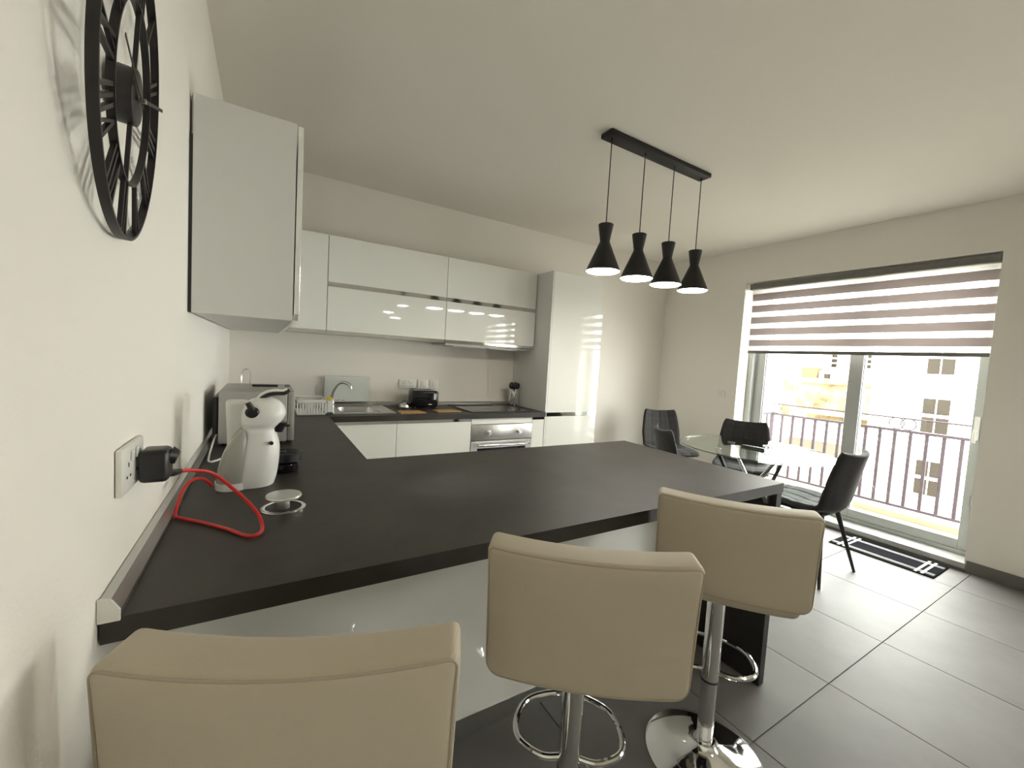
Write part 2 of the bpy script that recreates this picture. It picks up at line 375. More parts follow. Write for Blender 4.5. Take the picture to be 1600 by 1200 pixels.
build('wall', M().box(26.8, 29.2, 8.4, 17, -12, -1.35), 'facade_white', bt, smooth=False)
build('parapet', M().box(26.7, 26.95, 8.4, 17, -1.35, -1.1), 'facade_white', bt, smooth=False)
build('lean_to_roof', M().prism([(26.8, -2.2), (25.2, -2.9), (25.2, -3.0), (26.8, -2.35)], 3.4, lambda a, b, h: (a, 7.9 + h, b)), 'roof_brown', bt, smooth=False)
build('lean_to_wall', M().box(25.4, 26.79, 8.0, 11.2, -12, -3.0), 'facade_cream', bt, smooth=False)
tag(build('roof_planter', M().prism([(11.55, 1.28), (12.40, 1.28), (12.48, 1.95), (11.47, 1.95)], 0.6, lambda a, b, h: (29.95 + h, a, b)), 'terracotta', smooth=False), 'orange terracotta planter on the ochre house roof', 'planter')
o = thing('water_tank', 'white round water tank on the ochre house roof', 'tank', (30.5, 10.4, 1.28))
build('drum', M().lathe([(0.40, 0), (0.43, 0.3), (0.42, 0.62), (0.36, 0.70)], (30.5, 10.4, 1.28), 24), 'facade_white', o); build('lid', M().lathe([(0.2, 0), (0.2, 0.05), (0.12, 0.08)], (30.5, 10.4, 1.98), 20), 'facade_white', o)
tag(build('roof_box', M().box(30.1, 30.8, 8.75, 9.15, 1.28, 1.95, 0.02, 2), 'facade_cream', smooth=False), 'small grey box on the ochre house roof beside the white block', 'box')
o = thing('roof_vent', 'small vent pipe with grille between planter and tank', 'vent', (30.2, 11.4, 1.28))
build('pipe', M().lathe([(0.12, 0), (0.12, 0.4), (0.16, 0.42), (0.10, 0.5)], (30.2, 11.42, 1.28), 16), 'silver_paint', o); build('grille', M().box(30.05, 30.3, 10.95, 11.2, 1.28, 1.6, 0.01, 1), 'pane_taupe', o)
o = thing('satellite_dish', 'white satellite dish on a thin pole in front of the ochre wall', 'dish', (27.2, 11.35, -1.35))
def dishf(u, v):
    r = 0.42 * v; q = 2 * PI * u; return (27.0 + 0.35 * (v * v - 1) * 0.3, 11.42 + r * math.cos(q), 1.12 + 0.75 * r * math.sin(q))
build('reflector', M().surf(dishf, 28, 6).surf(lambda u, v: (dishf(u, v)[0] + 0.02, dishf(u, v)[1], dishf(u, v)[2]), 28, 6), 'facade_white', o, weld=True)
build('pole', M().cyl((27.08, 11.36, -1.35), (27.08, 11.36, 1.05), 0.035, n=10), 'silver_paint', o); build('arm', M().tube([(27.05, 11.36, 0.8), (26.75, 11.2, 1.05), (26.7, 11.15, 1.2)], 0.02, 6), 'silver_paint', o)
o = thing('air_conditioner', 'grey outdoor air conditioner on the low house roof', 'air conditioner', (27.8, 11.4, -1.35))
build('case', M().box(27.6, 28.0, 11.05, 11.8, -1.34, -0.62, 0.03, 2), 'facade_white', o); build('grille', M().box(27.57, 27.6, 11.12, 11.72, -1.2, -0.7, 0.01, 1), 'silver_paint', o)

struct(build('ground_street', M().box(5.9, 60, -30, 40, -12.3, -12), 'street', smooth=False), 'street far below the balcony')

# ================================================================== KITCHEN UNITS
ZT = 0.90; TH = 0.042
PE, PD, XI, YB = 2.134, 0.915, 0.604, 2.135
SX0, SX1, SY0, SY1 = 0.70, 0.99, 2.275, 2.60    # sink bowl
wt = thing('worktop', 'dark stone-look U-shaped worktop over cabinets and breakfast bar', 'worktop', (PE / 2, 0.5, 0))
xs = [0.003, XI, SX0, SX1, PE, 2.412]; yl = [0.0, PD, YB, SY0, SY1, D - 0.003]
def keep(i, j):
    x = (xs[i] + xs[i + 1]) / 2; y = (yl[j] + yl[j + 1]) / 2
    if SX0 < x < SX1 and SY0 < y < SY1: return False
    return (x < XI) or (y > YB) or (y < PD and x < PE)
build('slab', M().cells(xs, yl, ZT - TH, ZT, keep), 'worktop', wt, smooth=False, weld=True)
build('end_leg', M().box(PE - 0.040, PE - 0.001, 0.004, PD - 0.01, 0.0, ZT - TH - 0.001, 0.001, 1), 'worktop_edge', wt, smooth=False)
plab(build('bracket', M().prism([(0, 0), (0.05, 0), (0.012, -0.05), (0, -0.05)], 0.018, lambda a, b, h: (PE - 0.041 - a, 0.03 + h, ZT - TH - 0.002 + b)), 'alu', wt, smooth=False), 'grey corner bracket')
up = build('wall_trim', M().prism([(0, 0), (0.026, 0), (0.026, 0.010), (0.014, 0.030), (0, 0.032)], D - 0.004, lambda a, b, h: (0.002 + a, 0.0 + h, ZT + 0.0005 + b)), 'alu', wt, smooth=False); plab(up, 'grey aluminium sealing strip along the wall')
build('end_cap', M().prism([(0, -0.004), (0.028, -0.004), (0.028, 0.014), (0.016, 0.034), (0, 0.036)], 0.005, lambda a, b, h: (0.001 + a, -0.0055 + h, ZT + 0.0005 + b)), 'socket_plastic', up, smooth=False)
build('wall_trim', M().prism([(0, 0), (0.026, 0), (0.026, 0.010), (0.014, 0.028), (0, 0.030)], 2.38, lambda a, b, h: (0.030 + h, D - 0.004 - a, ZT + 0.0005 + b)), 'alu', wt, smooth=False)

def cab_door(parent, name, box, axis='y', hand=None):
    d = build(name, M().box(*box, 0.0015, 1), 'gloss_white', parent, smooth=False); return d
# peninsula cabinet
pc = thing('peninsula_cabinet', 'white back panel of the breakfast bar cabinet behind the stools', 'cabinet', (1.0, 0.65, 0))
build('back_panel', M().box(0.004, PE - 0.042, 0.345, 0.363, 0.10, ZT - TH - 0.002, 0.0015, 1), 'gloss_white', pc, smooth=False)
build('carcass', M().box(0.61, PE - 0.05, 0.365, 0.86, 0.10, ZT - TH - 0.002), 'carcass', pc, smooth=False)
plab(build('plinth', M().box(0.004, PE - 0.042, 0.372, 0.386, 0.0, 0.099), 'alu', pc, smooth=False), 'brushed aluminium plinth')
for q in range(3):
    d_ = build('door', M().box(0.63 + q * 0.48, 0.63 + q * 0.48 + 0.476, 0.861, 0.879, 0.11, 0.82, 0.0015, 1), 'gloss_white', pc, smooth=False)
# left run cabinet
lc = thing('corner_base_cabinet', 'white base cabinet under the worktop along the clock wall', 'cabinet', (0.3, 1.5, 0))
build('carcass', M().box(0.004, 0.56, 0.40, D - 0.004, 0.10, ZT - TH - 0.002), 'carcass', lc, smooth=False)
build('plinth', M().box(0.004, 0.53, 0.42, D - 0.01, 0.0, 0.099), 'alu', lc, smooth=False)
for q in range(2): build('door', M().box(0.561, 0.579, 0.93 + q * 0.6, 0.93 + q * 0.6 + 0.596, 0.11, 0.82, 0.0015, 1), 'gloss_white', lc, smooth=False)
# back run
YD = YB + 0.02   # door front plane
def base_unit(x0, x1, label, doors=True):
    t = thing('base_cabinet', label, 'cabinet', ((x0 + x1) / 2, 2.45, 0))
    build('carcass', M().box(x0 + 0.001, x1 - 0.001, YD + 0.021, D - 0.004, 0.10, ZT - 0.24 if 'sink' in label else ZT - TH - 0.002), 'carcass', t, smooth=False)
    build('plinth', M().box(x0 + 0.001, x1 - 0.001, YD + 0.06, YD + 0.075, 0, 0.099), 'alu', t, smooth=False)
    d_ = build('door', M().box(x0 + 0.0015, x1 - 0.0015, YD, YD + 0.02, 0.11, 0.832, 0.0015, 1), 'gloss_white', t, smooth=False)
    plab(build('grip_rail', M().box(x0 + 0.0015, x1 - 0.0015, YD + 0.004, YD + 0.02, 0.833, ZT - TH - 0.002), 'alu_bright', d_, smooth=False), 'aluminium grip rail')
    return t
base_unit(0.61, 1.073, 'white base cabinet under the sink')
base_unit(1.073, 1.683, 'white base cabinet under the cork mats')
base_unit(2.283, 2.412, 'narrow white filler cabinet between oven and tall unit')
oc = thing('oven_housing', 'white cabinet framing the built-in oven under the hob', 'cabinet', (1.98, 2.45, 0))
build('carcass', M().box(1.684, 1.700, YD + 0.03, D - 0.004, 0.10, 0.856).box(2.266, 2.282, YD + 0.03, D - 0.004, 0.10, 0.856).box(1.701, 2.265, D - 0.02, D - 0.004, 0.10, 0.856), 'carcass', oc, smooth=False)
build('fascia', M().box(1.6845, 2.2815, YD, YD + 0.02, 0.806, 0.854, 0.0015, 1), 'gloss_white', oc, smooth=False)
build('drawer', M().box(1.6845, 2.2815, YD, YD + 0.02, 0.11, 0.205, 0.0015, 1), 'gloss_white', oc, smooth=False)
build('plinth', M().box(1.684, 2.282, YD + 0.06, YD + 0.075, 0, 0.099), 'alu', oc, smooth=False)
ov = thing('oven', 'stainless steel built-in oven with two knobs and bar handle', 'oven', (1.98, 2.4, 0.21))
build('body', M().box(1.703, 2.263, YD + 0.022, D - 0.06, 0.21, 0.80), 'black_matt', ov, smooth=False)
plab(build('control_panel', M().box(1.686, 2.280, YD - 0.004, YD + 0.021, 0.672, 0.802, 0.003, 2), 'steel', ov), 'brushed steel control panel')
for x in (1.845, 2.145):
    kn = build('knob', M().cyl((x, YD - 0.005, 0.735), (x, YD - 0.012, 0.735), 0.022).cyl((x, YD - 0.012, 0.735), (x, YD - 0.034, 0.735), 0.017, 0.015), 'chrome', ov)
    build('pointer', M().box(x - 0.003, x + 0.003, YD - 0.0365, YD - 0.0345, 0.735, 0.749), 'white_plastic', kn)
dr = build('oven_door', M().cells([1.686, 1.745, 2.221, 2.280], [0.21, 0.28, 0.605, 0.666], 0, 0.024, lambda i, j: not (i == 1 and j == 1)).map(lambda p: (p.x, YD + 0.02 - p.z, p.y)), 'steel', ov, smooth=False, weld=True)
build('window', M().box(1.745, 2.221, YD + 0.004, YD + 0.018, 0.28, 0.605), 'black_gloss', dr, smooth=False)
build('handle', M().tube([(1.735, YD - 0.045, 0.635), (2.232, YD - 0.045, 0.635)], 0.011, 12).cyl((1.76, YD - 0.045, 0.635), (1.76, YD - 0.005, 0.635), 0.008, n=12).cyl((2.205, YD - 0.045, 0.635), (2.205, YD - 0.005, 0.635), 0.008, n=12), 'chrome', dr)
# tall unit
tu = thing('tall_cabinet', 'tall glossy white fridge cabinet at the end of the kitchen run', 'cabinet', (2.73, 2.45, 0))
build('side_panel', M().box(2.4155, 2.4325, YD + 0.0, D - 0.004, 0.0, 2.172, 0.001, 1), 'carcass', tu, smooth=False)
build('side_panel', M().box(3.012, 3.029, YD + 0.021, D - 0.004, 0.0, 2.172, 0.001, 1), 'carcass', tu, smooth=False)
build('carcass', M().box(2.433, 3.0115, YD + 0.022, D - 0.004, 0.10, 2.170), 'carcass', tu, smooth=False)
d_ = build('upper_door', M().box(2.434, 3.029, YD, YD + 0.02, 0.893, 2.172, 0.0015, 1), 'gloss_white', tu, smooth=False)
plab(build('grip_rail', M().box(2.434, 3.029, YD + 0.003, YD + 0.02, 0.857, 0.8925), 'alu_bright', d_, smooth=False), 'aluminium grip rail')
build('lower_door', M().box(2.434, 3.029, YD, YD + 0.02, 0.11, 0.8565, 0.0015, 1), 'gloss_white', tu, smooth=False)
build('plinth', M().box(2.434, 3.011, YD + 0.06, YD + 0.075, 0, 0.099), 'alu', tu, smooth=False)
# upper cabinets
YU = 2.394; ZU0, ZU1 = 1.470, 2.172
def wall_unit(x0, x1, label, flaps=True):
    t = thing('wall_cabinet', label, 'cabinet', ((x0 + x1) / 2, 2.57, ZU0))
    build('carcass', M().box(x0 + 0.001, x1 - 0.001, YU + 0.021, D - 0.004, ZU0, ZU1), 'carcass', t, smooth=False)
    if flaps:
        d1 = build('upper_flap', M().box(x0 + 0.002, x1 - 0.002, YU, YU + 0.02, 1.842, ZU1, 0.0015, 1), 'gloss_white', t, smooth=False)
        plab(build('grip_rail', M().box(x0 + 0.002, x1 - 0.002, YU + 0.004, YU + 0.0205, 1.8105, 1.8415), 'alu_bright', d1, smooth=False), 'aluminium grip rail')
        d2 = build('lower_flap', M().box(x0 + 0.002, x1 - 0.002, YU, YU + 0.02, 1.492, 1.810, 0.0015, 1), 'gloss_white', t, smooth=False)
        plab(build('grip_rail', M().box(x0 + 0.002, x1 - 0.002, YU + 0.002, YU + 0.0205, 1.468, 1.4915), 'alu_bright', d2, smooth=False), 'aluminium grip rail')
    else:
        d1 = build('door', M().box(x0 + 0.002, x1 - 0.002, YU, YU + 0.02, 1.492, ZU1, 0.0015, 1), 'gloss_white', t, smooth=False)
        plab(build('grip_rail', M().box(x0 + 0.002, x1 - 0.002, YU + 0.002, YU + 0.0205, 1.468, 1.4915), 'alu_bright', d1, smooth=False), 'aluminium grip rail')
    return t
wall_unit(0.331, 0.600, 'white corner wall cabinet with one tall door', False)
wall_unit(0.600, 1.512, 'glossy white two-flap wall cabinet above the sink')
wall_unit(1.512, 2.408, 'glossy white two-flap wall cabinet above the hob')
hood = thing('cooker_hood', 'slim grey extractor hood under the wall cabinet over the hob', 'cooker hood', (1.96, 2.58, 1.44))
build('body', M().box(1.53, 2.39, YU + 0.03, D - 0.02, 1.448, 1.4675, 0.002, 1), 'silver_paint', hood, smooth=False)
for q in range(2): build('filter', M().box(1.62 + q * 0.36, 1.94 + q * 0.36, YU + 0.07, D - 0.06, 1.443, 1.4475, 0.001, 1), 'alu', hood, smooth=False)
lw = thing('side_wall_cabinet', 'tall white wall cabinet mounted on the clock wall above the microwave', 'cabinet', (0.16, 1.6, 1.454))
build('side_panel', M().box(0.010, 0.308, 0.86, 0.878, 1.454, 2.158, 0.001, 1), 'carcass', lw, smooth=False)
build('carcass', M().box(0.004, 0.306, 0.879, D - 0.004, 1.462, 2.155), 'carcass', lw, smooth=False)
build('gap_shade_strip', M().box(0.001, 0.0095, 0.862, 0.878, 1.454, 2.03), 'gap_shade', lw, smooth=False)  # dark filler painted as the shade in the open gap to the wall
for q in range(3): build('bottom_slat', M().box(0.012, 0.306, 0.90 + q * 0.6, 0.90 + q * 0.6 + 0.59, 1.454, 1.4615, 0.001, 1), 'carcass', lw, smooth=False)
for q in range(3):
    d_ = build('door', M().box(0.312, 0.330, 0.86 + q * 0.508, 0.86 + q * 0.508 + 0.505, 1.478, 2.152, 0.0015, 1), 'gloss_white', lw, smooth=False)
    build('grip_rail', M().box(0.309, 0.326, 0.861 + q * 0.508, 0.86 + q * 0.508 + 0.504, 1.4555, 1.4775), 'alu_bright', d_, smooth=False)

# ------------------------------------------------------------------ sink, tap, hob
sk = thing('sink', 'stainless steel inset sink with drainer rim', 'sink', (0.86, 2.45, 0.80))
rim = M().cells([0.645, SX0 + 0.008, SX1 - 0.008, 1.085], [2.225, SY0 + 0.008, SY1 - 0.008, 2.695], ZT + 0.0005, ZT + 0.006, lambda i, j: not (i == 1 and j == 1))
build('rim', rim, 'steel', sk, smooth=False, weld=True)
def bowl(u, v):
    q = 2 * PI * u; n = 5.0
    cx, cy = (SX0 + SX1) / 2, (SY0 + SY1) / 2
    sx = math.copysign(abs(math.cos(q)) ** (2 / n), math.cos(q)); sy = math.copysign(abs(math.sin(q)) ** (2 / n), math.sin(q))
    f = 1 if v < 0.7 else 1 - (v - 0.7) / 0.3
    return (cx + sx * f * (0.137 - 0.015 * v), cy + sy * f * (0.154 - 0.015 * v), ZT + 0.005 - 0.15 * min(1, v / 0.7))
build('bowl', M().surf(bowl, 48, 14), 'steel', sk, weld=True)
build('drain', M().lathe([(0.03, 0), (0.03, 0.004), (0.018, 0.005), (0.0, 0.003)], (0.845, 2.4375, ZT - 0.1445), 20), 'chrome', sk)
tp = thing('tap', 'chrome swan-neck mixer tap behind the sink', 'tap', (0.685, 2.66, ZT + 0.006))
zb = ZT + 0.0065
build('base', M().lathe([(0.026, 0), (0.026, 0.006), (0.021, 0.012), (0.021, 0.055), (0.015, 0.065)], (0.685, 2.655, zb), 20), 'chrome', tp)
build('spout', M().tube([(0.685, 2.655, zb + 0.06), (0.690, 2.65, zb + 0.11), (0.715, 2.63, zb + 0.17), (0.75, 2.60, zb + 0.195), (0.79, 2.57, zb + 0.185), (0.806, 2.556, zb + 0.165)], 0.014, 12, sub=6), 'chrome', tp)
build('aerator', M().cyl((0.806, 2.556, zb + 0.167), (0.809, 2.553, zb + 0.145), 0.013, n=14), 'chrome', tp)
build('lever', M().tube([(0.705, 2.64, zb + 0.045), (0.735, 2.61, zb + 0.055), (0.765, 2.585, zb + 0.05)], (0.008, 0.005), 10), 'chrome', tp)
hb = thing('hob', 'black glass induction hob set into the worktop', 'hob', (1.99, 2.43, ZT))
build('glass_plate', M().box(1.70, 2.285, 2.20, 2.70, ZT + 0.0005, ZT + 0.006, 0.002, 1), 'black_gloss', hb, smooth=False)
build('steel_edge', M().box(1.694, 1.699, 2.196, 2.704, ZT + 0.0005, ZT + 0.006).box(2.286, 2.291, 2.196, 2.704, ZT + 0.0005, ZT + 0.006).box(1.699, 2.286, 2.194, 2.199, ZT + 0.0005, ZT + 0.006), 'black_plastic', hb, smooth=False)
for x, y, r in ((1.85, 2.34, 0.09), (1.85, 2.57, 0.07), (2.13, 2.34, 0.07), (2.13, 2.57, 0.09)):
    build('cooking_ring', M().tube([(x + r * math.cos(q * PI / 18), y + r * math.sin(q * PI / 18), ZT + 0.0062) for q in range(36)], 0.0008, 4, True), 'silver_paint', hb)
bd = build('chopping_board', M().box(0.635, 0.985, 2.712, 2.718, ZT + 0.032, 1.142, 0.002, 1), 'board_glass', smooth=False); tag(bd, 'pale glass chopping board leaning on the wall behind the tap', 'chopping board')
# dish rack
dk = thing('dish_rack', 'white plastic dish drainer beside the microwave', 'dish rack', (0.53, 2.32, ZT))
def rack():
    x0, x1, y0, y1, zb_, zt_ = 0.405, 0.600, 2.20, 2.50, ZT + 0.004, ZT + 0.105
    build('base', M().box(x0 + 0.01, x1 - 0.01, y0 + 0.01, y1 - 0.01, ZT + 0.0005, ZT + 0.012, 0.003, 1), 'white_plastic', dk)
    m = M()
    for a, b, c, d in ((x0, x1, y0, y0 + 0.008), (x0, x1, y1 - 0.008, y1), (x0, x0 + 0.008, y0, y1), (x1 - 0.008, x1, y0, y1)): m.box(a, b, c, d, zt_ - 0.018, zt_, 0.002, 1)
    build('rim', m, 'white_plastic', dk, smooth=False)
    for i in range(11):
        x = x0 + 0.012 + i * (x1 - x0 - 0.024) / 10
        build('bar', M().box(x - 0.004, x + 0.004, y0 + 0.001, y0 + 0.006, zb_ + 0.008, zt_ - 0.018), 'white_plastic', dk, smooth=False)
        build('bar', M().box(x - 0.004, x + 0.004, y1 - 0.006, y1 - 0.001, zb_ + 0.008, zt_ - 0.018), 'white_plastic', dk, smooth=False)
    for i in range(13):
        y = y0 + 0.015 + i * (y1 - y0 - 0.03) / 12
        build('bar', M().box(x1 - 0.006, x1 - 0.001, y - 0.004, y + 0.004, zb_ + 0.008, zt_ - 0.018), 'white_plastic', dk, smooth=False)
    build('cutlery_cup', M().cells([0.602, 0.606, 0.634, 0.638], [2.21, 2.214, 2.316, 2.32], ZT + 0.02, ZT + 0.10, lambda i, j: not (i == 1 and j == 1)).box(0.606, 0.634, 2.214, 2.316, ZT + 0.02, ZT + 0.026), 'white_plastic', dk, smooth=False)
rack()
tag(build('sponge', M().box(0.607, 0.633, 2.235, 2.30, ZT + 0.0265, ZT + 0.118, 0.006, 2), 'sponge'), 'yellow sponge standing in the dish rack cup', 'sponge')
# cork mats
for (x0, x1, y0, y1), lb in (((1.115, 1.315, 2.20, 2.33), 'square cork mat on the worktop beside the sink'), ((1.425, 1.625, 2.235, 2.365), 'square cork mat on the worktop beside the hob')):
    tag(build('cork_mat', M().prism([(x0, y0), (x1, y0 + 0.01), (x1 - 0.015, y1 + 0.01), (x0 + 0.0, y1)], 0.006, lambda a, b, h: (a, b, ZT + 0.0005 + h)), 'cork', smooth=False), lb, 'mat', 'cork mats on the worktop')
# toaster
to = thing('toaster', 'black two-slot toaster on the worktop below the wall sockets', 'toaster', (1.415, 2.58, ZT))
build('body', M().box(1.30, 1.52, 2.50, 2.66, ZT + 0.010, ZT + 0.148, 0.018, 3), 'black_gloss', to)
build('top_plate', M().box(1.315, 1.505, 2.515, 2.645, ZT + 0.1485, ZT + 0.152, 0.001, 1), 'steel', to, smooth=False)
for y in (2.545, 2.605): build('slot', M().box(1.335, 1.485, y - 0.012, y + 0.012, ZT + 0.152, ZT + 0.1535), 'dark_hole', to, smooth=False)
build('end_panel', M().box(1.5205, 1.528, 2.515, 2.645, ZT + 0.012, ZT + 0.142, 0.003, 1), 'steel', to)
build('lever', M().box(1.5285, 1.548, 2.565, 2.595, ZT + 0.10, ZT + 0.112, 0.003, 1), 'black_plastic', to)
for x, y in ((1.32, 2.52), (1.50, 2.52), (1.32, 2.64), (1.50, 2.64)): build('foot', M().cyl((x, y, ZT + 0.0005), (x, y, ZT + 0.012), 0.01, n=12), 'rubber', to)
build('badge', M().box(1.432, 1.462, 2.4985, 2.4998, ZT + 0.03, ZT + 0.037), 'steel', to, smooth=False)
sp = thing('serving_spoon', 'steel serving spoon lying across the toaster', 'spoon', (1.38, 2.6, ZT + 0.154))
build('handle', M().tube([(1.345, 2.575, ZT + 0.160), (1.42, 2.585, ZT + 0.162), (1.52, 2.60, ZT + 0.158)], (0.004, 0.006), 8, sub=4), 'chrome', sp)
build('spoon_bowl', M().surf(lambda u, v: (1.315 + 0.035 * (v) * math.cos(2 * PI * u), 2.572 + 0.022 * v * math.sin(2 * PI * u), ZT + 0.154 + 0.010 * v * v), 20, 5), 'steel', sp, weld=True)
tk = thing('kitchen_gadget', 'small black and chrome gadget beside the toaster', 'gadget', (1.235, 2.53, ZT))
build('base', M().lathe([(0.06, 0), (0.06, 0.006), (0.045, 0.010)], (1.235, 2.53, ZT + 0.0005), 24), 'black_plastic', tk)
build('dome', M().lathe([(0.042, 0), (0.040, 0.015), (0.03, 0.03), (0.012, 0.038)], (1.235, 2.53, ZT + 0.011), 24), 'chrome', tk)
build('handle', M().tube([(1.205, 2.53, ZT + 0.035), (1.215, 2.53, ZT + 0.056), (1.255, 2.53, ZT + 0.056), (1.265, 2.53, ZT + 0.035)], 0.004, 8, sub=5), 'black_plastic', tk)
# utensil pot
up_ = thing('utensil_pot', 'polished steel utensil pot at the back of the hob', 'pot', (2.335, 2.60, ZT))
build('cup', M().lathe([(0.0, 0.003), (0.047, 0.0), (0.048, 0.004), (0.048, 0.158), (0.050, 0.160), (0.050, 0.163), (0.045, 0.163), (0.045, 0.008), (0.0, 0.008)], (2.345, 2.60, ZT + 0.0065), 32, cap=False), 'chrome', up_, weld=True)
def utensil(name, label, dx, dy, tx, ty, blob):
    t = thing(name, label, 'utensil', (2.345 + dx, 2.60 + dy, ZT + 0.02))
    build('handle', M().tube([(2.345 + dx, 2.60 + dy, ZT + 0.018), (2.345 + tx * 0.8, 2.60 + ty * 0.8, ZT + 0.18)], 0.006, 8), 'black_plastic', t)
    build('head', blob(2.345 + tx, 2.60 + ty, ZT + 0.20), 'black_plastic', t)
def ell(a, b, c): return lambda x, y, z: M().surf(lambda u, v: (x + a * math.sin(PI * v) * math.cos(2 * PI * u), y + b * math.sin(PI * v) * math.sin(2 * PI * u), z - c * math.cos(PI * v)), 18, 10)
utensil('ladle', 'black ladle in the steel pot, nearest the sockets', -0.02, 0.0, -0.03, 0.0, ell(0.030, 0.02, 0.036))
utensil('cooking_spoon', 'black serving spoon in the steel pot, between two others', 0.0, -0.015, 0.005, -0.01, ell(0.026, 0.012, 0.040))
utensil('skimmer', 'black skimmer in the steel pot, nearest the tall cabinet', 0.02, 0.01, 0.045, 0.01, ell(0.024, 0.012, 0.030))

# ------------------------------------------------------------------ sockets
def socket(name, label, c, n, w_, h_, gang, cat='socket', switches=True):
    """c centre on the wall face; n 'x' (wall_left), '-y' (wall_back) or '-x' (wall_right)"""
    def P(a, b, d):
        if n == 'x': return (c[0] + d, c[1] + a, c[2] + b)
        if n == '-y': return (c[0] + a, c[1] - d, c[2] + b)
        return (c[0] - d, c[1] - a, c[2] + b)
    def bx(a0, a1, b0, b1, d0, d1, bev=0): return M().box(a0, a1, b0, b1, d0, d1, bev, 2).map(lambda p: P(p.x, p.y, p.z))
    t = thing(name, label, cat, P(0, -h_ / 2, 0))
    build('plate', bx(-w_ / 2, w_ / 2, -h_ / 2, h_ / 2, 0.001, 0.011, 0.003), 'socket_plastic', t)
    for g in range(gang):
        a = (g - (gang - 1) / 2) * w_ / gang * 0.92
        if switches == 'only':
            build('rocker', bx(a - 0.009, a + 0.009, -0.016, 0.016, 0.0115, 0.016, 0.002), 'white_plastic', t); continue
        if switches == 'blank':
            build('insert', bx(a - 0.02, a + 0.02, -0.025, 0.025, 0.0115, 0.014, 0.002), 'white_plastic', t); continue
        s_ = -1 if a < 0 else 1
        build('rocker', bx(a - s_ * 0.018 - 0.006, a - s_ * 0.018 + 0.006, 0.012, 0.032, 0.0115, 0.015, 0.001), 'white_plastic', t)
        for px, pz, ww, hh in ((0, 0.008, 0.0022, 0.004), (-0.011, -0.014, 0.0035, 0.0022), (0.011, -0.014, 0.0035, 0.0022)):
            build('pin_hole', bx(a + px - ww, a + px + ww, pz - hh, pz + hh, 0.0112, 0.0116), 'dark_hole', t, smooth=False)
    return t
socket('wall_socket', 'white double socket with a black plug on the clock wall', (0, 0.162, 1.115), 'x', 0.150, 0.086, 2)
socket('wall_socket', 'white double socket on the back wall above the toaster', (1.316, D, 1.085), '-y', 0.150, 0.086, 2)
socket('wall_socket', 'white single plate right behind the toaster top', (1.461, D, 1.085), '-y', 0.100, 0.086, 1, switches='blank')
socket('wall_switch', 'white cooker switch plate nearest the hob', (1.563, D, 1.088), '-y', 0.086, 0.082, 1, 'switch', 'only')
socket('wall_switch', 'white switch plate half hidden behind the glass board', (0.612, D, 1.02), '-y', 0.060, 0.086, 1, 'switch', 'only')
socket('light_switch', 'pale light switch on the window wall above the dining chairs', (W, 1.890, 1.107), '-x', 0.090, 0.084, 1, 'switch', 'only')
# plug and red cord
pg = thing('plug', 'black mains plug with a red cable hanging from the wall socket', 'plug', (0.03, 0.20, 1.06))
build('body', M().box(0.0145, 0.062, 0.168, 0.226, 1.072, 1.138, 0.010, 3), 'black_plastic', pg)
build('grip', M().cyl((0.060, 0.200, 1.120), (0.072, 0.200, 1.116), 0.020, 0.014, 18), 'black_plastic', pg)
build('strain_relief', M().tube([(0.052, 0.215, 1.082), (0.058, 0.245, 1.072), (0.064, 0.285, 1.064)], (0.010, 0.006), 10), 'black_plastic', pg)
cord = [(0.064, 0.285, 1.064), (0.085, 0.315, 1.056), (0.120, 0.350, 1.035), (0.170, 0.345, 0.985), (0.212, 0.315, 0.940), (0.226, 0.285, 0.912), (0.220, 0.250, 0.9075), (0.196, 0.248, 0.9058), (0.15, 0.315, 0.9052), (0.09, 0.385, 0.9052), (0.045, 0.43, 0.9058), (0.034, 0.445, 0.909), (0.036, 0.470, 0.935), (0.045, 0.50, 0.965), (0.062, 0.55, 0.972), (0.080, 0.595, 0.955), (0.096, 0.622, 0.926)]
build('cable', M().tube(cord, 0.0042, 10, sub=6), 'red_cord', pg)

# ------------------------------------------------------------------ coffee machine
cmx, cmy = 0.185, 0.705
cm = thing('coffee_machine', 'white capsule coffee machine with clear tank on the worktop by the wall', 'coffee machine', (cmx, cmy, ZT))
def loft(sections, n=36, e=2.4, caps=True):
    m = M(); v = []; f = []
    for z, xa, xb, ya, yb in sections:
        for k in range(n):
            q = 2 * PI * k / n; c_, s_ = math.cos(q), math.sin(q)
            v.append(((xa + xb) / 2 + (xb - xa) / 2 * math.copysign(abs(c_) ** (2 / e), c_), (ya + yb) / 2 + (yb - ya) / 2 * math.copysign(abs(s_) ** (2 / e), s_), z))
    for i in range(len(sections) - 1):
        for k in range(n): f.append((i * n + k, i * n + (k + 1) % n, (i + 1) * n + (k + 1) % n, (i + 1) * n + k))
    if caps: f += [tuple(range(n - 1, -1, -1)), tuple((len(sections) - 1) * n + k for k in range(n))]
    return m.add(v, f)
def smooth_sections(S, sub=5):
    P = []
    N = len(S)
    for i in range(N - 1):
        g = lambda k: S[max(0, min(N - 1, k))]
        for k in range(sub):
            t = k / sub; row = []
            for a, b, c, d in zip(g(i - 1), g(i), g(i + 1), g(i + 2)):
                row.append(0.5 * (2 * b + (c - a) * t + (2 * a - 5 * b + 4 * c - d) * t * t + (3 * b - a - 3 * c + d) * t ** 3))
            P.append(tuple(row))
    P.append(S[-1]); return P
z_ = ZT + 0.001
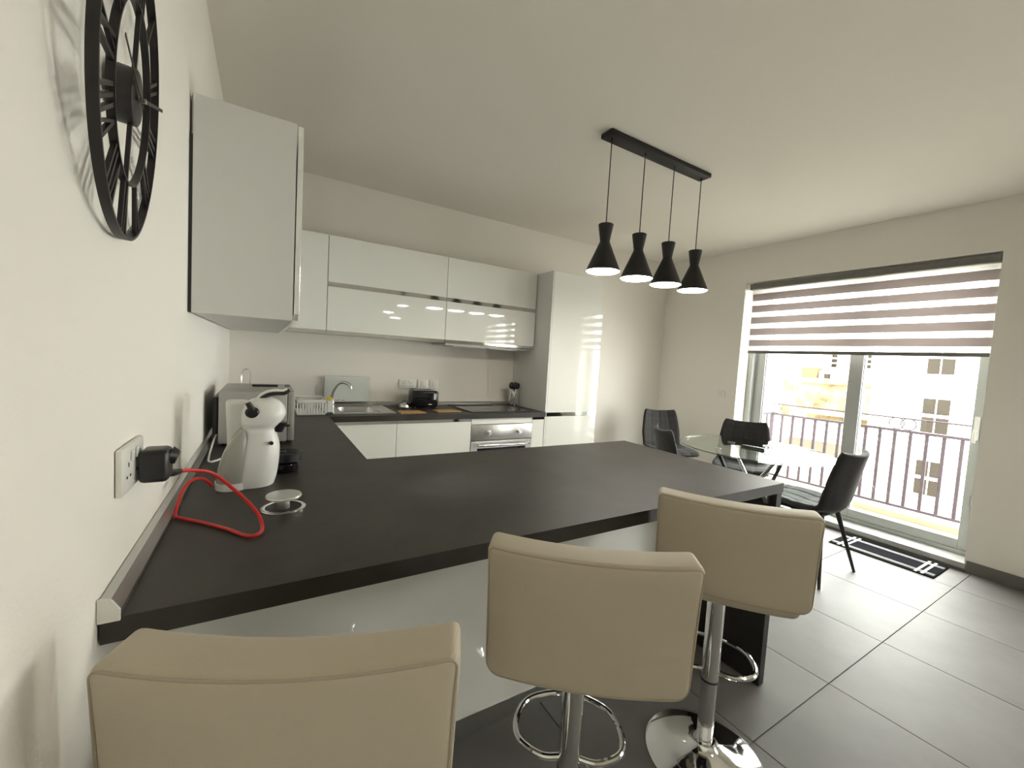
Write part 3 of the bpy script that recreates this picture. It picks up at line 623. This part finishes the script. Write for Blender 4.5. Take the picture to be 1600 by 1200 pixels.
body = [(z_, .118, .258, .640, .770), (z_ + .03, .120, .266, .636, .774), (z_ + .08, .128, .272, .638, .772), (z_ + .13, .142, .272, .645, .768), (z_ + .165, .158, .264, .652, .764), (z_ + .185, .163, .260, .655, .762), (z_ + .205, .160, .276, .648, .766), (z_ + .23, .160, .288, .646, .768), (z_ + .255, .166, .284, .652, .764), (z_ + .275, .182, .268, .666, .750), (z_ + .286, .208, .245, .690, .724)]
build('body', loft(smooth_sections(body)), 'white_plastic', cm, ang=60)
tank = [(z_, .098, .185, .634, .740), (z_ + .012, .097, .188, .632, .742), (z_ + .06, .102, .190, .631, .742), (z_ + .11, .116, .190, .635, .74), (z_ + .15, .134, .188, .641, .735), (z_ + .175, .150, .182, .650, .725), (z_ + .186, .160, .174, .66, .71)]
wt_ = build('water_tank', loft(smooth_sections(tank)), 'tank', cm, ang=60); plab(wt_, 'cloudy clear water tank')
build('tank_base', loft([(z_ - 0.0005, .0965, .189, .6305, .743), (z_ + .022, .0955, .190, .6295, .744)]), 'white_plastic', wt_)
plab(build('pod_box', loft(smooth_sections([(z_ + .09, .124, .168, .70, .775), (z_ + .18, .122, .170, .70, .778), (z_ + .262, .118, .178, .695, .782), (z_ + .268, .122, .174, .70, .778)], 4), e=4), 'pod', cm, ang=60), 'pale box at the back')
build('hinge', M().lathe([(0.0, 0.0), (0.019, 0.0), (0.020, 0.006), (0.014, 0.011), (0.0, 0.012)], (0, 0, 0), 24, cap=False).map(lambda p: (0.193 + p.x, 0.655 - p.z, z_ + 0.243 + p.y * 0.9)), 'black_plastic', cm)
build('hinge_stub', M().tube([(0.193, 0.650, z_ + 0.25), (0.180, 0.648, z_ + 0.275)], (0.010, 0.008), 12), 'black_plastic', cm)
lv = build('lever', M().tube([(0.205, 0.70, z_ + 0.275), (0.222, 0.70, z_ + 0.296), (0.25, 0.70, z_ + 0.307), (0.275, 0.70, z_ + 0.305), (0.292, 0.70, z_ + 0.312)], 0.008, 12, sub=5), 'white_plastic', cm)
build('lever_grip', M().tube([(0.215, 0.694, z_ + 0.281), (0.235, 0.694, z_ + 0.295), (0.26, 0.694, z_ + 0.300), (0.282, 0.695, z_ + 0.301), (0.296, 0.698, z_ + 0.311)], 0.007, 10, sub=5), 'black_plastic', lv)
build('nozzle', M().cyl((0.268, 0.70, z_ + 0.205), (0.262, 0.70, z_ + 0.172), 0.026, 0.018, 20).box(0.27, 0.302, 0.692, 0.706, z_ + 0.186, z_ + 0.194, 0.003, 2), 'black_plastic', cm)
build('button', M().cyl((0.246, 0.654, z_ + 0.142), (0.2475, 0.646, z_ + 0.142), 0.006, n=16), 'black_plastic', cm)
dt = thing('drip_tray', 'black round drip tray of two tiers behind the coffee machine', 'drip tray', (0.30, 0.83, ZT))
build('lower_cup', M().lathe([(0.042, 0), (0.045, 0.01), (0.042, 0.03), (0.032, 0.034)], (0.295, 0.83, ZT + 0.001), 28), 'black_gloss', dt)
build('upper_cup', M().lathe([(0.038, 0), (0.052, 0.006), (0.053, 0.034), (0.049, 0.036), (0.046, 0.030), (0.0, 0.030)], (0.297, 0.83, ZT + 0.036), 28, cap=False), 'black_plastic', dt)
build('grid', M().box(0.262, 0.332, 0.828, 0.832, ZT + 0.067, ZT + 0.070).box(0.295, 0.299, 0.795, 0.865, ZT + 0.067, ZT + 0.070), 'black_gloss', dt)
# pop-up socket
ps = thing('pop_up_socket', 'round chrome pop-up socket raised from the worktop near the red cable', 'socket', (0.277, 0.425, ZT))
px_, py_ = 0.277, 0.425
build('ring', M().lathe([(0.046, 0.0), (0.057, 0.0), (0.057, 0.004), (0.053, 0.006), (0.046, 0.005), (0.046, 0.0)], (px_, py_, ZT + 0.0005), 40, cap=False), 'chrome', ps, weld=True)
build('well', M().lathe([(0.0455, 0), (0.0455, 0.002)], (px_, py_, ZT + 0.0005), 32), 'black_matt', ps)
build('stem', M().cyl((px_, py_, ZT + 0.0025), (px_, py_, ZT + 0.030), 0.016, n=24), 'steel', ps)
build('cap', M().lathe([(0.030, 0), (0.044, 0.003), (0.046, 0.007), (0.044, 0.011), (0.0, 0.0125)], (px_, py_, ZT + 0.030), 40), 'alu', ps)

# ------------------------------------------------------------------ microwave
mwv = thing('microwave', 'silver grey microwave oven turned side-on against the wall', 'microwave', (0.2, 1.53, ZT))
mz0, mz1, my0, my1 = ZT + 0.014, 1.148, 1.305, 1.745
build('case', M().box(0.054, 0.318, my0, my1, mz0, mz1, 0.004, 2), 'silver_paint', mwv)
build('door', M().box(0.3195, 0.348, my0 + 0.001, my1 - 0.13, mz0 + 0.002, mz1 - 0.002, 0.004, 2), 'silver_paint', mwv)
build('control_panel', M().box(0.3195, 0.346, my1 - 0.128, my1, mz0 + 0.002, mz1 - 0.002, 0.004, 2), 'black_plastic', mwv)
build('embossed_panel', M().prism([(0.10 + 0.085 * math.cos(q) * 1.0 + 0.085, 1.02 + 0.095 * math.sin(q)) for q in [i * PI / 16 for i in range(32)]], 0.002, lambda a, b, h: (a, my0 - 0.0002 - h, b)), 'silver_paint', mwv, ang=20)
build('rear_housing', M().box(0.028, 0.0535, my0 + 0.05, my1 - 0.03, mz0 + 0.03, mz1 - 0.03, 0.008, 2), 'black_plastic', mwv)
for x in (0.08, 0.30):
    for y in (my0 + 0.03, my1 - 0.03): build('foot', M().cyl((x, y, ZT + 0.0005), (x, y, mz0 + 0.001), 0.013, n=12), 'rubber', mwv)
build('power_cord', M().tube([(0.045, my0 + 0.06, 0.95), (0.038, my0 + 0.01, 0.93), (0.036, my0 - 0.08, 0.908), (0.040, 1.12, 0.906), (0.052, 1.02, 0.9055), (0.09, 1.08, 0.9055), (0.11, 1.20, 0.9055), (0.10, 1.285, 0.9055)], 0.004, 8, sub=6), 'white_plastic', mwv)
tag(build('flat_bar', M().box(0.17, 0.285, 1.555, 1.585, mz1 + 0.0005, mz1 + 0.010, 0.004, 2), 'black_plastic'), 'slim black bar lying on top of the microwave', 'bar')
wh = thing('wire_roll_holder', 'chrome wire roll holder rising behind the microwave', 'roll holder', (0.112, 2.5, ZT))
build('loop', M().tube([(0.086, 2.5, ZT + 0.012), (0.087, 2.5, ZT + 0.18), (0.088, 2.5, ZT + 0.255), (0.096, 2.5, ZT + 0.280), (0.112, 2.5, ZT + 0.287), (0.128, 2.5, ZT + 0.280), (0.136, 2.5, ZT + 0.255), (0.137, 2.5, ZT + 0.18), (0.138, 2.5, ZT + 0.012)], 0.0035, 8, sub=5), 'chrome', wh)
build('base', M().lathe([(0.07, 0), (0.07, 0.008), (0.066, 0.012)], (0.112, 2.5, ZT + 0.0005), 32), 'chrome', wh)

# ------------------------------------------------------------------ wall clock
ck = thing('wall_clock', 'black iron skeleton clock with roman numerals hung on the wall', 'clock', (0, 0, 0))
R_ = 0.2301; RI = 0.140; TK = 0.0115
def ann(ro, ri, d0, d1, n=96):
    m = M(); v = []; f = []
    for k in range(n):
        q = 2 * PI * k / n
        for r, d in ((ro, d0), (ro, d1), (ri, d1), (ri, d0)): v.append((d, r * math.cos(q), r * math.sin(q)))
    for k in range(n):
        for j in range(4): f.append((k * 4 + j, k * 4 + (j + 1) % 4, ((k + 1) % n) * 4 + (j + 1) % 4, ((k + 1) % n) * 4 + j))
    return m.add(v, f)
build('outer_ring', ann(R_, R_ - 0.005, -0.001, TK), 'iron', ck)
build('inner_ring', ann(RI, RI - 0.004, 0.0, TK - 0.001), 'iron', ck)
def bar2(m, p, q, w_, d0=0.003, d1=0.009):
    p = Vector((p[0], p[1])); q = Vector((q[0], q[1])); t = (q - p).normalized(); nn = Vector((-t.y, t.x)) * w_ / 2
    c = [p - nn, q - nn, q + nn, p + nn]
    m.add([(d0, a.x, a.y) for a in c] + [(d1, a.x, a.y) for a in c], [(3, 2, 1, 0), (4, 5, 6, 7), (0, 1, 5, 4), (1, 2, 6, 5), (2, 3, 7, 6), (3, 0, 4, 7)])
NUM = ['XII', 'I', 'II', 'III', 'IV', 'V', 'VI', 'VII', 'VIII', 'IX', 'X', 'XI']
for k, s_ in enumerate(NUM):
    a = PI / 2 - k * PI / 6; er = Vector((math.cos(a), math.sin(a))); et = Vector((math.sin(a), -math.cos(a)))
    wd = {'I': 0.013, 'V': 0.030, 'X': 0.030}; tot = sum(wd[c] for c in s_); x = -tot / 2; m = M()
    L0, L1 = RI - 0.002, R_ - 0.004
    P = lambda tx, rr: er * rr + et * tx
    for c in s_:
        xc = x + wd[c] / 2
        if c == 'I': bar2(m, P(xc, L0), P(xc * 1.25, L1), 0.006)
        if c == 'V': bar2(m, P(xc - 0.011, L1), P(xc, L0), 0.006); bar2(m, P(xc + 0.011, L1), P(xc, L0), 0.004)
        if c == 'X': bar2(m, P(xc - 0.011, L1), P(xc + 0.009, L0), 0.006); bar2(m, P(xc + 0.011, L1), P(xc - 0.009, L0), 0.004)
        x += wd[c]
    build('numeral', m, 'iron', ck, smooth=False)
for q in (1, -1):
    m = M(); bar2(m, (0, 0.03 * q), (0, RI * q), 0.006); build('spoke', m, 'iron', ck, smooth=False)
hub = build('hub', M().lathe([(0.042, -0.012), (0.043, -0.010), (0.043, 0.012), (0.040, 0.014), (0.0, 0.0145)], n=40).map(lambda p: (p.z, p.x, p.y)), 'iron', ck)
m = M(); bar2(m, (-0.028, -0.010), (0.185, 0.068), 0.006, 0.0205, 0.0215); build('minute_hand', m, 'iron', ck, smooth=False)
m = M(); bar2(m, (0.02, -0.004), (-0.140, 0.024), 0.005, 0.0175, 0.0185); build('hour_hand', m, 'iron', ck, smooth=False)
build('spindle', M().cyl((0.0145, 0, 0), (0.024, 0, 0), 0.004, n=12), 'steel', ck)
for y in (-0.06, 0.06): build('standoff', M().cyl((-0.019, y * 0.3, 0.0), (-0.011, y * 0.3, 0.0), 0.006, n=10), 'iron', ck)
_b, _a = -0.0618, 0.0579
u_ = Vector((math.sin(_b), math.cos(_b), 0)); n_ = Vector((math.cos(_b), -math.sin(_b), 0)); v_ = Vector((0, 0, 1)) * math.cos(_a) + n_ * math.sin(_a); n2_ = u_.cross(v_)
if n2_.x < 0: n2_ = -n2_
ck.matrix_world = Matrix(((n2_.x, u_.x, v_.x, 0.0224), (n2_.y, u_.y, v_.y, 0.0590), (n2_.z, u_.z, v_.z, 1.7530), (0, 0, 0, 1)))

# ------------------------------------------------------------------ pendant lamp
pd_ = thing('pendant_lamp', 'black bar pendant lamp with four hourglass shades above the breakfast bar', 'lamp', (2.335, 0.98, H))
build('ceiling_bar', M().box(1.875, 2.795, 0.935, 1.025, H - 0.027, H - 0.0005, 0.003, 2), 'black_matt', pd_)
SHADE = [(0.098, 0.0), (0.100, 0.002), (0.030, 0.168), (0.0285, 0.178), (0.044, 0.270), (0.042, 0.272), (0.0, 0.272)]
def shade(parent, x, y, zb_, zc, glow, sname='shade'):
    s_ = build(sname, M().lathe(SHADE, (x, y, zb_), 40, cap=False).lathe([(0.098, 0.0), (0.027, 0.166), (0.0, 0.167)], (x, y, zb_), 40, cap=False), 'black_matt', parent, weld=True)
    build('diffuser', M().lathe([(0.0965, 0.002), (0.090, -0.003), (0.06, -0.008), (0.0, -0.010)], (x, y, zb_), 40, cap=False), glow, s_, weld=True)
    build('cord', M().cyl((x, y, zb_ + 0.273), (x, y, zc), 0.003, n=8), 'black_plastic', parent)
    build('cord_grip', M().cyl((x, y, zc), (x, y, zc - 0.018), 0.006, n=12), 'black_plastic', parent)
for x in (1.920, 2.200, 2.472, 2.752): shade(pd_, x, 0.98, 1.905, H - 0.0275, 'glow')
cl = thing('cluster_lamp', 'black three-shade cluster lamp hanging in the living end of the room', 'lamp', (2.25, -1.93, H))
build('ceiling_plate', M().lathe([(0.15, 0), (0.15, 0.026)], (2.25, -1.93, H - 0.027), 40), 'black_matt', cl)
for x, y, z in ((2.36, -1.90, 2.22), (2.12, -1.94, 2.08), (2.27, -2.04, 2.0)): shade(cl, x, y, z, H - 0.028, 'glow_cluster')

# ------------------------------------------------------------------ blind
xB = W + 0.06
def zebra_blind(label, by0, by1):
    bl_ = thing('zebra_blind', label, 'blind', (xB, (by0 + by1) / 2, 1.57))
    cs = build('cassette', M().box(xB - 0.045, xB + 0.04, by0 - 0.005, by1 + 0.006, 2.248, 2.306, 0.006, 2), 'cassette', bl_)
    build('end_cap', M().box(xB - 0.046, xB + 0.041, by1 + 0.0065, by1 + 0.010, 2.246, 2.308), 'black_plastic', cs)
    rows = [('sheer_band', 2.2475, 2.206), ('opaque_band', 2.206, 2.131), ('sheer_band', 2.131, 2.082), ('opaque_band', 2.082, 2.010), ('sheer_band', 2.010, 1.960), ('opaque_band', 1.960, 1.889), ('sheer_band', 1.889, 1.838), ('opaque_band', 1.838, 1.767), ('sheer_band', 1.767, 1.717), ('opaque_band', 1.717, 1.650), ('sheer_band', 1.650, 1.604)]
    for nm, a, b in rows: build(nm, M().box(xB, xB + 0.0012, by0, by1, b, a), 'blind_sheer' if 'sheer' in nm else 'blind_opaque', bl_, smooth=False)
    build('bottom_bar', M().box(xB - 0.010, xB + 0.012, by0, by1, 1.572, 1.6035, 0.004, 2), 'cassette', bl_)
zebra_blind('taupe and sheer striped roller blind half lowered over the balcony door by the table', WY0 + 0.012, WY1 - 0.055)
zebra_blind('striped roller blind over the second balcony door in the living end', V0 + 0.012, V1 - 0.055)

# ================================================================== BAR STOOLS
def make_stool(label):
    t = thing('bar_stool', label, 'bar stool', (0, 0, 0), 'cream bar stools at the breakfast bar')
    def padded(x0, x1, y0, y1, z0, z1, b, cuts, rc=0):
        bm = bmesh.new(); bmesh.ops.create_cube(bm, size=1)
        for q in bm.verts: q.co = Vector(((x0 + x1) / 2 + q.co.x * (x1 - x0), (y0 + y1) / 2 + q.co.y * (y1 - y0), (z0 + z1) / 2 + q.co.z * (z1 - z0)))
        if rc:
            ye = [q for q in bm.edges if abs(q.verts[0].co.y - q.verts[1].co.y) > 0.5 * (y1 - y0)]
            for lo, r_ in ((True, rc), (False, rc * 0.5)):
                g = [q for q in bm.edges if q.is_valid and abs(q.verts[0].co.y - q.verts[1].co.y) > 0.5 * (y1 - y0) and abs(q.verts[0].co.x) > abs(x1) - 1e-4 and abs(q.verts[0].co.z - (z0 if lo else z1)) < 1e-4]
                bmesh.ops.bevel(bm, geom=g, offset=r_, segments=5, profile=0.5, affect='EDGES')
            g = [q for q in bm.edges if abs(q.verts[0].co.y - q.verts[1].co.y) < 1e-5]
            bmesh.ops.bevel(bm, geom=g, offset=b, segments=4, profile=0.5, affect='EDGES')
        else:
            bmesh.ops.bevel(bm, geom=bm.edges[:], offset=b, segments=5, profile=0.6, affect='EDGES')
        for k in range(1, cuts):
            x = x0 + (x1 - x0) * k / cuts
            bmesh.ops.bisect_plane(bm, geom=bm.verts[:] + bm.edges[:] + bm.faces[:], plane_co=(x, 0, 0), plane_no=(1, 0, 0))
        for k in range(1, 6):
            z = z0 + (z1 - z0) * k / 6
            bmesh.ops.bisect_plane(bm, geom=bm.verts[:] + bm.edges[:] + bm.faces[:], plane_co=(0, 0, z), plane_no=(0, 0, 1))
        return M().bm(bm)
    HW = 0.212
    def bend(p):
        k = p.x / HW; h = (p.z - 0.70) / 0.285
        edge = max(0, abs(k) - 0.0)
        y = p.y + 0.022 * k * k - 0.014 * h * h
        z = p.z + 0.005 * (k * k) * h + 0.006 * (1 - k * k) * 0
        puff = 1 + 0.0 * edge
        return (p.x * (0.97 + 0.03 * min(1, max(0, h))), y, z)
    b_ = build('backrest', padded(-HW, HW, -0.262, -0.178, 0.704, 0.980, 0.014, 14, 0.030).map(bend), 'leather', t, ang=70)
    # piping seam round the rear face
    path = []
    e = 0.0042; x1, za, zb3, yb_ = HW - e, 0.704 + e, 0.980 - e, -0.262 + e
    def corner(cx, cz, r, a0): return [(cx + r * math.cos(a0 - k * PI / 10), yb_, cz + r * math.sin(a0 - k * PI / 10)) for k in range(6)]
    ra, rb = 0.013, 0.027
    for k in range(13): path.append((-(x1 - ra) + 2 * (x1 - ra) * k / 12, yb_, zb3))
    path += corner(x1 - ra, zb3 - ra, ra, PI / 2)[1:]
    path += corner(x1 - rb, za + rb, rb, 0)
    for k in range(1, 12): path.append((x1 - rb - 2 * (x1 - rb) * k / 12, yb_, za))
    path += corner(-x1 + rb, za + rb, rb, -PI / 2)
    path += corner(-x1 + ra, zb3 - ra, ra, PI)[:-1]
    path = [bend(Vector(p)) for p in path]
    build('piping', M().tube(path, 0.0022, 6, True), 'piping', b_)
    s_ = build('seat', padded(-HW + 0.01, HW - 0.01, -0.172, 0.180, 0.628, 0.700, 0.03, 10).map(lambda p: (p.x, p.y, p.z + 0.012 * (p.x / HW) ** 2 + 0.01 * max(0, -p.y / 0.2))), 'leather', t, ang=70)
    build('seat_plate', M().box(-0.10, 0.10, -0.08, 0.10, 0.610, 0.6275, 0.004, 1), 'black_plastic', t)
    build('upper_column', M().cyl((0, 0, 0.29), (0, 0, 0.609), 0.0285, n=28), 'chrome', t)
    build('collar', M().cyl((0, 0, 0.284), (0, 0, 0.29), 0.030, n=28), 'black_plastic', t)
    build('lower_column', M().cyl((0, 0, 0.055), (0, 0, 0.284), 0.0265, n=28), 'chrome', t)
    build('base', M().lathe([(0.193, 0.0), (0.194, 0.006), (0.186, 0.012), (0.12, 0.024), (0.06, 0.040), (0.040, 0.052), (0.036, 0.062), (0.027, 0.064)], (0, 0, 0), 56), 'chrome', t, ang=50)
    loop = [(0.026, 0.0, 0.315), (0.075, -0.005, 0.315), (0.135, 0.03, 0.315), (0.150, 0.09, 0.315), (0.125, 0.165, 0.315), (0.06, 0.205, 0.315), (0.0, 0.212, 0.315), (-0.06, 0.205, 0.315), (-0.125, 0.165, 0.315), (-0.150, 0.09, 0.315), (-0.135, 0.03, 0.315), (-0.075, -0.005, 0.315), (-0.026, 0.0, 0.315)]
    build('footrest', M().tube(loop, 0.0085, 10, sub=6), 'chrome', t)
    build('lift_lever', M().tube([(0.0, 0.03, 0.586), (0.10, 0.03, 0.58), (0.17, 0.04, 0.565)], 0.004, 8, sub=3), 'chrome', t)
    return t
st = make_stool('cream bar stool nearest the clock wall, its base out of frame')
st.location = (0.350, -0.116, 0); st.rotation_euler = (0, 0, math.radians(-23.8))
dup(st, (0.935, -0.100, 0), math.radians(-37.4), 'middle cream bar stool between the two other stools')
dup(st, (1.580, -0.080, 0), math.radians(-52.6), 'cream bar stool nearest the dining table with round chrome base visible')

# ================================================================== DINING SET
tb = thing('dining_table', 'round glass dining table on crossed metal legs by the balcony door', 'table', (3.67, 0.965, 0))
TXc, TYc, TR = 3.67, 0.965, 0.555
build('glass_top', M().lathe([(0.0, 0.738), (TR - 0.004, 0.738), (TR, 0.742), (TR, 0.746), (TR - 0.004, 0.75), (0.0, 0.75)], (TXc, TYc, 0), 72, cap=False), 'table_glass', tb, weld=True)
plab(build('glass_edge', M().lathe([(TR + 0.0003, 0.7415), (TR + 0.0012, 0.7425), (TR + 0.0012, 0.7455), (TR + 0.0003, 0.7465)], (TXc, TYc, 0), 72, cap=False), 'black_gloss', tb), 'dark green glass rim')
for k in range(4):
    a = k * PI / 2 + 0.35; b = a + 2.3
    p0 = (TXc + 0.24 * math.cos(a), TYc + 0.24 * math.sin(a), 0.0); p1 = (TXc + 0.30 * math.cos(b), TYc + 0.30 * math.sin(b), 0.728)
    l_ = build('leg', M().tube([p0, p1], 0.014, 12), 'chrome' if k % 2 else 'black_matt', tb)
    build('pad', M().cyl((p1[0], p1[1], 0.7285), (p1[0], p1[1], 0.7375), 0.03, n=20), 'alu', l_)
build('hub', M().cyl((TXc, TYc, 0.33), (TXc, TYc, 0.41), 0.09, n=28), 'black_matt', tb)

def make_chair(label):
    t = thing('dining_chair', label, 'chair', (0, 0, 0), 'quilted velvet chairs around the glass table')
    prof = [(0.235, 0.452, 0.200), (0.225, 0.472, 0.215), (0.12, 0.476, 0.236), (-0.02, 0.466, 0.240), (-0.12, 0.462, 0.232), (-0.185, 0.480, 0.222), (-0.212, 0.530, 0.222), (-0.232, 0.62, 0.226), (-0.255, 0.73, 0.215), (-0.280, 0.835, 0.196), (-0.292, 0.870, 0.175)]
    def P(v):
        x = v * (len(prof) - 1); i = min(int(x), len(prof) - 2); tt = x - i
        g = lambda k: prof[max(0, min(len(prof) - 1, k))]
        return [0.5 * (2 * b + (c - a) * tt + (2 * a - 5 * b + 4 * c - d) * tt * tt + (3 * b - a - 3 * c + d) * tt ** 3) for a, b, c, d in zip(g(i - 1), g(i), g(i + 1), g(i + 2))]
    def srf(v0, v1, side):
        def fn(u, vv):
            v = v0 + (v1 - v0) * vv; k = 2 * u - 1
            y, z, hw = P(v); e = 1e-3
            ya, za, _ = P(max(0, v - e)); yb, zb2, _ = P(min(1, v + e)); ty, tz = yb - ya, zb2 - za; L = math.hypot(ty, tz) or 1
            ny, nz = tz / L, -ty / L       # towards the sitter
            if nz < 0 and v < 0.4: ny, nz = -ny, -nz
            cup = 0.050 * k * k * (0.35 + 0.65 * min(1, max(0, (v - 0.2) / 0.35)))
            q = 0.0
            if side == 0:
                du = abs((k * 2.0 + 0.5) % 1.0 - 0.5) * hw / 2.0; dv = abs((v * 7.0) % 1.0 - 0.5); dv = (0.5 - dv) * 0.14
                q = -0.006 * math.exp(-(du / 0.009) ** 2) - 0.006 * math.exp(-(dv / 0.009) ** 2)
            edge = max(0.0, abs(k) - 0.86) / 0.14; endv = max(0.0, v - 0.965) / 0.035; fr_ = max(0.0, 0.04 - v) / 0.04
            th = 0.020 * math.sqrt(max(0.0, 1 - max(edge, endv, fr_) ** 2.0))
            off = cup + (th + q if side == 0 else -th)
            return (k * hw, y + ny * off, z + nz * off)
        return fn
    def shell(name, v0, v1, n):
        o = build(name, M().surf(srf(v0, v1, 0), 40, n).surf(srf(v0, v1, 1), 40, n), 'velvet', t, ang=80, weld=True)
        return o
    shell('seat', 0.0, 0.5, 34); shell('backrest', 0.5, 1.0, 34)
    for sx in (-1, 1):
        for sy in (-1, 1):
            build('leg', M().tube([(sx * 0.11, sy * 0.13 - 0.01, 0.448), (sx * 0.262, sy * 0.225, 0.0)], (0.016, 0.009), 12), 'black_matt', t)
    build('underframe', M().box(-0.15, 0.15, -0.16, 0.14, 0.430, 0.446, 0.004, 1), 'black_matt', t)
    return t
def face(dx, dy): return math.atan2(-dx, dy)
ch = make_chair('dark velvet dining chair nearest the camera, seen from behind in front of the balcony door')
ch.location = (3.565, 0.50, 0); ch.rotation_euler = (0, 0, 0)
dup(ch, (4.12, 1.30, 0), face(-0.89, -0.46), 'dark quilted dining chair on the window side of the glass table')
dup(ch, (4.03, 2.05, 0), face(-0.37, -0.93), 'dark quilted dining chair in the far corner of the room')
dup(ch, (3.20, 1.19, 0), face(0.85, -0.53), 'dark dining chair half hidden behind the breakfast bar end')
# things on the table
o = thing('remote_control', 'dark handheld remote lying on the glass table', 'remote', (3.62, 0.95, 0.7505))
build('case', M().box(-0.022, 0.022, -0.085, 0.085, 0, 0.018, 0.006, 2).map(lambda p: (3.63 + p.x * 0.9 - p.y * 0.2, 0.94 + p.y * 0.98 + p.x * 0.2, 0.7508 + p.z)), 'black_plastic', o)
for q in range(5): build('key', M().box(-0.010, 0.010, -0.06 + q * 0.025, -0.05 + q * 0.025, 0.0185, 0.0205).map(lambda p: (3.63 + p.x * 0.9 - p.y * 0.2, 0.94 + p.y * 0.98 + p.x * 0.2, 0.7508 + p.z)), 'silver_paint', o, smooth=False)
o = thing('sunglasses', 'small dark folded glasses on the glass table beside the remote', 'glasses', (3.70, 0.86, 0.7505))
for dx in (-0.03, 0.03): build('lens', M().tube([(3.70 + dx + 0.024 * math.cos(i * PI / 8), 0.86, 0.772 + 0.018 * math.sin(i * PI / 8)) for i in range(16)], 0.003, 6, True).cyl((3.70 + dx, 0.8595, 0.772), (3.70 + dx, 0.8605, 0.772), 0.022, n=16), 'black_gloss', o)
build('temple', M().tube([(3.645, 0.86, 0.776), (3.66, 0.95, 0.757), (3.74, 0.97, 0.7535)], 0.0025, 6, sub=4), 'black_plastic', o)
o = thing('coaster', 'pale round coaster on the glass table', 'coaster', (3.86, 0.93, 0.7505))
build('disc', M().lathe([(0.048, 0), (0.05, 0.002), (0.048, 0.005)], (3.86, 0.93, 0.7508), 32), 'marble', o)
build('rim', M().lathe([(0.046, 0.005), (0.050, 0.005), (0.050, 0.008), (0.046, 0.008)], (3.86, 0.93, 0.7508), 32, cap=False), 'steel', o)

# door mat
dm = thing('door_mat', 'small black door mat with white stripes in front of the balcony door', 'mat', (4.42, 0.28, 0))
mx0, mx1, my0_, my1_ = 4.255, 4.600, -0.03, 0.60
build('pile', M().box(mx0, mx1, my0_, my1_, 0.0005, 0.009, 0.003, 1), 'mat_black', dm, smooth=False)
for x in (mx0 + 0.045, mx0 + 0.07, mx1 - 0.055, mx1 - 0.080): build('stripe', M().box(x - 0.004, x + 0.004, my0_ + 0.01, my1_ - 0.01, 0.0092, 0.0105), 'mat_white', dm, smooth=False)
for y in (my0_ + 0.065, my0_ + 0.10, my1_ - 0.065, my1_ - 0.10): build('stripe', M().box(mx0 + 0.005, mx1 - 0.005, y - 0.008, y + 0.008, 0.0106, 0.0115), 'mat_white', dm, smooth=False)
